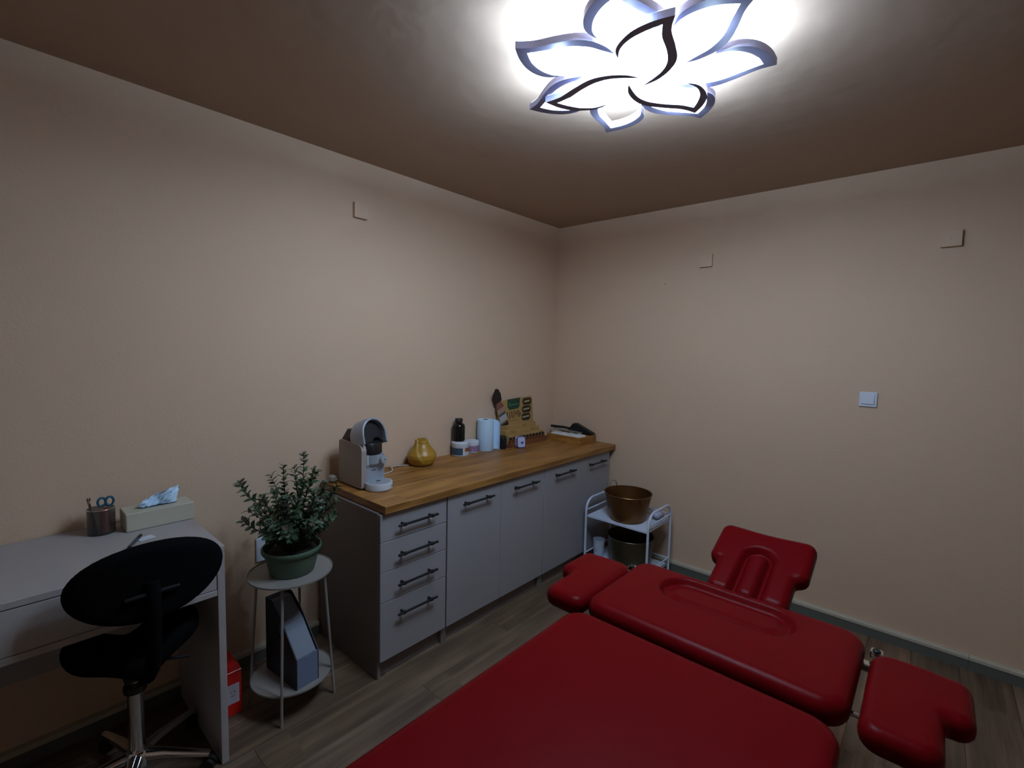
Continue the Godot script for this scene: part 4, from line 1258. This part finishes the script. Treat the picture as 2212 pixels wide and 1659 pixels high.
func oil_display() -> void:
	var kraft := bump(mat(0.42, 0.255, 0.085, 0.8), 51, 0.3, 4.0, 0.08)
	var kraft2 := mat(0.34, 0.20, 0.065, 0.8)
	var brown := mat(0.035, 0.022, 0.008, 0.6)
	var t := thing("oil_display", "kraft cardboard stepped oil display with printed back card", "display stand", Vector3(-0.545, TOP, 0))
	# back card
	var card := [Vector2(-0.205, 0.0), Vector2(0.235, 0.0), Vector2(0.215, 0.17), Vector2(0.198, 0.33), Vector2(0.190, 0.352), Vector2(0.170, 0.360), Vector2(-0.195, 0.340), Vector2(-0.213, 0.25)]
	obj("back_card", pr(card, 0.030, 0.034), kraft, t)
	# print on the card
	obj("badge", pr([Vector2(-0.108, 0.348), Vector2(0.040, 0.356), Vector2(0.036, 0.292), Vector2(0.022, 0.272), Vector2(-0.080, 0.266), Vector2(-0.102, 0.285)], 0.0342, 0.036), mat(0.012, 0.060, 0.028, 0.5), t)
	var bm := st()
	prism(bm, [Vector2(-0.084, 0.296), Vector2(-0.072, 0.292), Vector2(-0.068, 0.302), Vector2(-0.078, 0.328), Vector2(-0.088, 0.308)], 0.0362, 0.0368)
	prism(bm, [Vector2(-0.058, 0.300), Vector2(0.020, 0.304), Vector2(0.020, 0.312), Vector2(-0.058, 0.308)], 0.0362, 0.0368)
	obj("badge_print", bm, mat(0.06, 0.22, 0.13, 0.5), t)
	for k in 3:
		var c := Vector2(0.128 - 0.004 * k, 0.320 - 0.062 * k)
		var o := obj("pill_print", pr(rrect(0.108, 0.056, 0.024, c), 0.0342, 0.0362), brown, t)
		obj("pill_text", pr([c + Vector2(-0.035 - 0.006 * k, -0.007), c + Vector2(0.030 + 0.004 * k, -0.002), c + Vector2(0.030 + 0.004 * k, 0.010), c + Vector2(-0.035 - 0.006 * k, 0.004)], 0.0364, 0.0370), mat(0.50, 0.42, 0.27, 0.6), o)
	var tm := TextMesh.new()
	tm.text = "100%"
	var sf := SystemFont.new()
	sf.font_names = PackedStringArray(["Droid Serif"])
	sf.font_italic = true
	tm.font = sf
	tm.font_size = 20
	tm.pixel_size = 0.0037
	tm.depth = 0.0006
	var tx := obj("lettering", tm, mat(0.035, 0.012, 0.005, 0.6), t)
	tx.transform = Transform3D(Basis(Vector3(1, 0.05, 0), Vector3(0.28, 1, 0), Vector3(0, 0, 1)), Vector3(-0.035, 0.224, 0.0350))
	obj("text_line", pr([Vector2(-0.10, 0.172), Vector2(0.03, 0.178), Vector2(0.03, 0.190), Vector2(-0.10, 0.184)], 0.0342, 0.0348), kraft2, t)
	# bottle-shaped board on the left of the card
	var bb := Transform3D(Basis(Vector3(0, 0, 1), 0.40), Vector3(-0.175, 0.245, 0.0372))
	obj("bottle_board", pr([Vector2(-0.040, -0.115), Vector2(0.034, -0.115), Vector2(0.042, -0.100), Vector2(0.042, 0.055), Vector2(0.030, 0.078), Vector2(0.024, 0.096), Vector2(-0.026, 0.096), Vector2(-0.030, 0.078), Vector2(-0.042, 0.055), Vector2(-0.042, -0.100)], 0.0, 0.004, bb), mat(0.22, 0.085, 0.055, 0.5), t)
	obj("bottle_cap", pr([Vector2(-0.038, 0.098), Vector2(0.036, 0.098), Vector2(0.044, 0.150), Vector2(0.030, 0.196), Vector2(0.006, 0.206), Vector2(-0.040, 0.168)], 0.0, 0.005, bb), mat(0.020, 0.010, 0.007, 0.6), t)
	obj("bottle_label", pr([Vector2(-0.041, -0.080), Vector2(0.041, -0.080), Vector2(0.041, 0.045), Vector2(-0.041, 0.045)], 0.0042, 0.0050, bb), mat(0.36, 0.24, 0.17, 0.5), t)
	obj("bottle_panel", pr([Vector2(-0.041, -0.062), Vector2(0.041, -0.062), Vector2(0.041, -0.015), Vector2(-0.041, -0.015)], 0.0052, 0.0058, bb), mat(0.46, 0.46, 0.46, 0.5), t)
	var lines := st()
	for k in 3:
		prism(lines, [Vector2(-0.038, -0.078 + [0.0, 0.065, 0.074][k]), Vector2(0.038, -0.078 + [0.0, 0.065, 0.074][k]), Vector2(0.038, -0.073 + [0.0, 0.067, 0.078][k]), Vector2(-0.038, -0.073 + [0.0, 0.067, 0.078][k])], 0.0060, 0.0064, bb)
	obj("bottle_lines", lines, mat(0.05, 0.08, 0.07, 0.5), t)
	obj("bottle_foot", pr([Vector2(-0.040, -0.113), Vector2(0.034, -0.113), Vector2(0.040, -0.100), Vector2(0.040, -0.084), Vector2(-0.041, -0.084), Vector2(-0.041, -0.100)], 0.0042, 0.0052, bb), mat(0.020, 0.010, 0.010, 0.5), t)
	# steps
	var h := [0.150, 0.116, 0.082]
	for k in 3:
		var x0 := -0.19 + 0.010 * k
		var x1 := 0.215 + 0.016 * k
		var z0 := 0.035 + 0.027 * k
		var s := bx(Vector3((x0 + x1) / 2, h[k] / 2 + 0.001, z0 + 0.0135), Vector3(x1 - x0, h[k], 0.0266), 0.0015)
		var o := obj("step", s, kraft, t)
		# folded front flaps of unequal tone
		var n := 7
		for j in n:
			var a := lerpf(x0, x1, (j + 0.08) / n)
			var b := lerpf(x0, x1, (j + 0.92) / n)
			obj("flap", bx(Vector3((a + b) / 2, h[k] - 0.013, z0 + 0.0274), Vector3(b - a, 0.022, 0.001), 0.0003), kraft2 if (j * 5 + k * 3) % 4 == 0 else kraft, o)
	obj("front_tray", box(bx(Vector3(0.030, 0.012, 0.1335), Vector3(0.450, 0.022, 0.032), 0.0015), Vector3(0.030, 0.022, 0.1505), Vector3(0.450, 0.042, 0.0015), 0.0004), mat(0.20, 0.065, 0.025, 0.6), t)
	# little amber bottles in the front tray
	var amber := mat(0.16, 0.050, 0.015, 0.15)
	var b0: Node3D = null
	var nth := []
	for w in ["leftmost", "second from left", "third from left", "fourth from left", "fifth from left", "middle one", "fifth from right", "fourth from right", "third from right", "second from right", "rightmost"]:
		nth.append("small amber oil bottle in the display's front row, " + w)
	for k in 11:
		var at := Vector3(-0.545 - 0.170 + 0.0395 * k, TOP + 0.0232, 0.1335)
		if b0 == null:
			b0 = thing("oil_bottle", nth[k], "bottle", at, 0.0, "amber oil bottles in the display")
			obj("glass", lt([Vector2(0, 0.0005), Vector2(0.0125, 0.0005), Vector2(0.0135, 0.003), Vector2(0.0135, 0.026), Vector2(0.008, 0.033), Vector2(0, 0.033)], 16), amber, b0)
			obj("cap", lt([Vector2(0, 0.0332), Vector2(0.0095, 0.0332), Vector2(0.0095, 0.049), Vector2(0.0085, 0.050), Vector2(0, 0.050)], 14), M.black, b0)
		else:
			var c := b0.duplicate()
			c.name = numbered("oil_bottle")
			c.set_meta("label", nth[k])
			add_child(c)
			c.position = at

func oak_tray() -> void:
	var t := thing("oak_tray", "open oak wood tray holding towel and tools at the worktop corner", "tray", Vector3(-0.135, TOP, 0.285))
	var w := 0.235
	var d := 0.325
	var h := 0.055
	obj("bottom", bx(Vector3(0, 0.004, 0), Vector3(w - 0.002, 0.007, d - 0.002), 0.001), M.box_oak, t)
	for sg in [-1.0, 1.0]:
		obj("long_wall", bx(Vector3(sg * (w / 2 - 0.005), h / 2, 0), Vector3(0.010, h, d), 0.001), M.box_oak, t)
		obj("end_wall", bx(Vector3(0, h / 2, sg * (d / 2 - 0.005)), Vector3(w - 0.0205, h, 0.0098), 0.001), M.box_oak, t)
	obj("divider", bx(Vector3(0.035, h / 2 + 0.005, 0), Vector3(0.008, h - 0.008, d - 0.022), 0.001), M.box_oak, t)
	# towel along the left wall
	var n1 := noise(61, 16.0, 3)
	var tw := func(p: Vector3) -> float:
		return slab(sd_box2(Vector2(p.x, p.z), Vector2.ZERO, Vector2(0.055, 0.145), 0.02), p.y - 0.006 * n1.get_noise_3d(p.x, p.y, p.z), 0.026, 0.016) + 0.006 * n1.get_noise_3d(p.x * 2.0, p.y * 2.0, p.z * 2.0)
	var o := obj("white_towel", nets(tw, Vector3(-0.075, -0.05, -0.17), Vector3(0.075, 0.05, 0.17), 0.007), mat(0.66, 0.64, 0.64, 0.95), null, Vector3(-0.183, TOP + 0.038, 0.285))
	tag(o, "rumpled white towel lying in the oak tray", "towel")
	# grey spatula and black tools
	var g := obj("grey_ruler", bx(Vector3.ZERO, Vector3(0.030, 0.006, 0.26), 0.002), mat(0.20, 0.18, 0.165, 0.5), null, Vector3(-0.135, TOP + 0.076, 0.245))
	g.rotation = Vector3(0.05, 0.12, 0.15)
	tag(g, "flat grey strip lying across the towel in the oak tray", "strip")
	var k := thing("black_brush", "long black brush lying on the oak tray edge", "brush", Vector3(-0.092, TOP + 0.060, 0.195), 0.10)
	obj("handle", tb([Vector3(0, 0.030, -0.14), Vector3(0, 0.032, -0.02), Vector3(0, 0.028, 0.06)], [0.011, 0.010, 0.008], 10), M.black, k)
	obj("head", bx(Vector3(0, 0.020, 0.09), Vector3(0.026, 0.024, 0.075), 0.006), M.black, k)
	var wd := obj("black_wedge", pr([Vector2(-0.115, -0.02), Vector2(0.125, -0.030), Vector2(0.120, -0.018), Vector2(-0.035, 0.048), Vector2(-0.060, 0.046)], -0.022, 0.022, Transform3D(Basis(Vector3(0.10, 0, 0.995), UPV, Vector3(-0.995, 0, 0.10)), Vector3.ZERO)), M.black, null, Vector3(-0.050, TOP + 0.085, 0.315))
	tag(wd, "black wedge-shaped tool case standing on the oak tray", "tool case")

# ------------------------------------------------------------------ on the walls
func wall_things() -> void:
	# blanking plates painted like the wall
	var plate := bump(mat(0.645, 0.460, 0.325, 0.7), 3, 0.06, 2.2, 0.05)
	for a in [[Vector3(-1.897, 2.355, 0.0), 0.0, "square wall-coloured cover plate on left wall above coffee machine"], [Vector3(0, 2.233, 1.262), -PI / 2, "square wall-coloured cover plate high on right wall nearest the corner"], [Vector3(0, 2.222, 2.506), -PI / 2, "square wall-coloured cover plate high on right wall above light switch"]]:
		var t := thing("cover_plate", a[2], "cover plate", a[0], a[1], "cover plates on the walls")
		obj("plate", bx(Vector3(0, 0, 0.0105), Vector3(0.082, 0.082, 0.0205), 0.0008), plate, t)
		obj("screw", tb([Vector3(0, 0, 0.0205), Vector3(0, 0, 0.0215)], 0.003, 8), mat(0.40, 0.33, 0.27, 0.5), t)
	# light switch
	var s := thing("light_switch", "white rocker light switch on the right wall", "light switch", Vector3(0, 1.362, 2.214), -PI / 2)
	obj("frame", bx(Vector3(0, 0, 0.005), Vector3(0.083, 0.085, 0.0098), 0.003), M.white, s)
	obj("rocker", bx(Vector3(0, 0.004, 0.0115), Vector3(0.060, 0.060, 0.005), 0.0015, Basis(Vector3(1, 0, 0), -0.06)), M.white, s)
	# socket behind the plant
	var k := thing("wall_socket", "white wall socket on the left wall behind the plant", "socket", Vector3(-2.437, 0.567, 0.0))
	obj("frame", bx(Vector3(0, 0, 0.0055), Vector3(0.082, 0.122, 0.0108), 0.003), M.white, k)
	obj("insert", lathe(st(), [Vector2(0, 0), Vector2(0.020, 0), Vector2(0.020, 0.002), Vector2(0, 0.002)], 24), M.plastic, k)
	k.get_child(1).transform = Transform3D(Basis(Vector3(1, 0, 0), PI / 2), Vector3(0, 0.01, 0.0108))
	# nail left in the wall
	var n := obj("wall_nail", tb([Vector3(0.001, 2.099, 0.970), Vector3(-0.006, 2.099, 0.970)], 0.0028, 8), M.black_metal)
	tag(n, "tiny dark nail in the right wall below the ceiling", "nail")
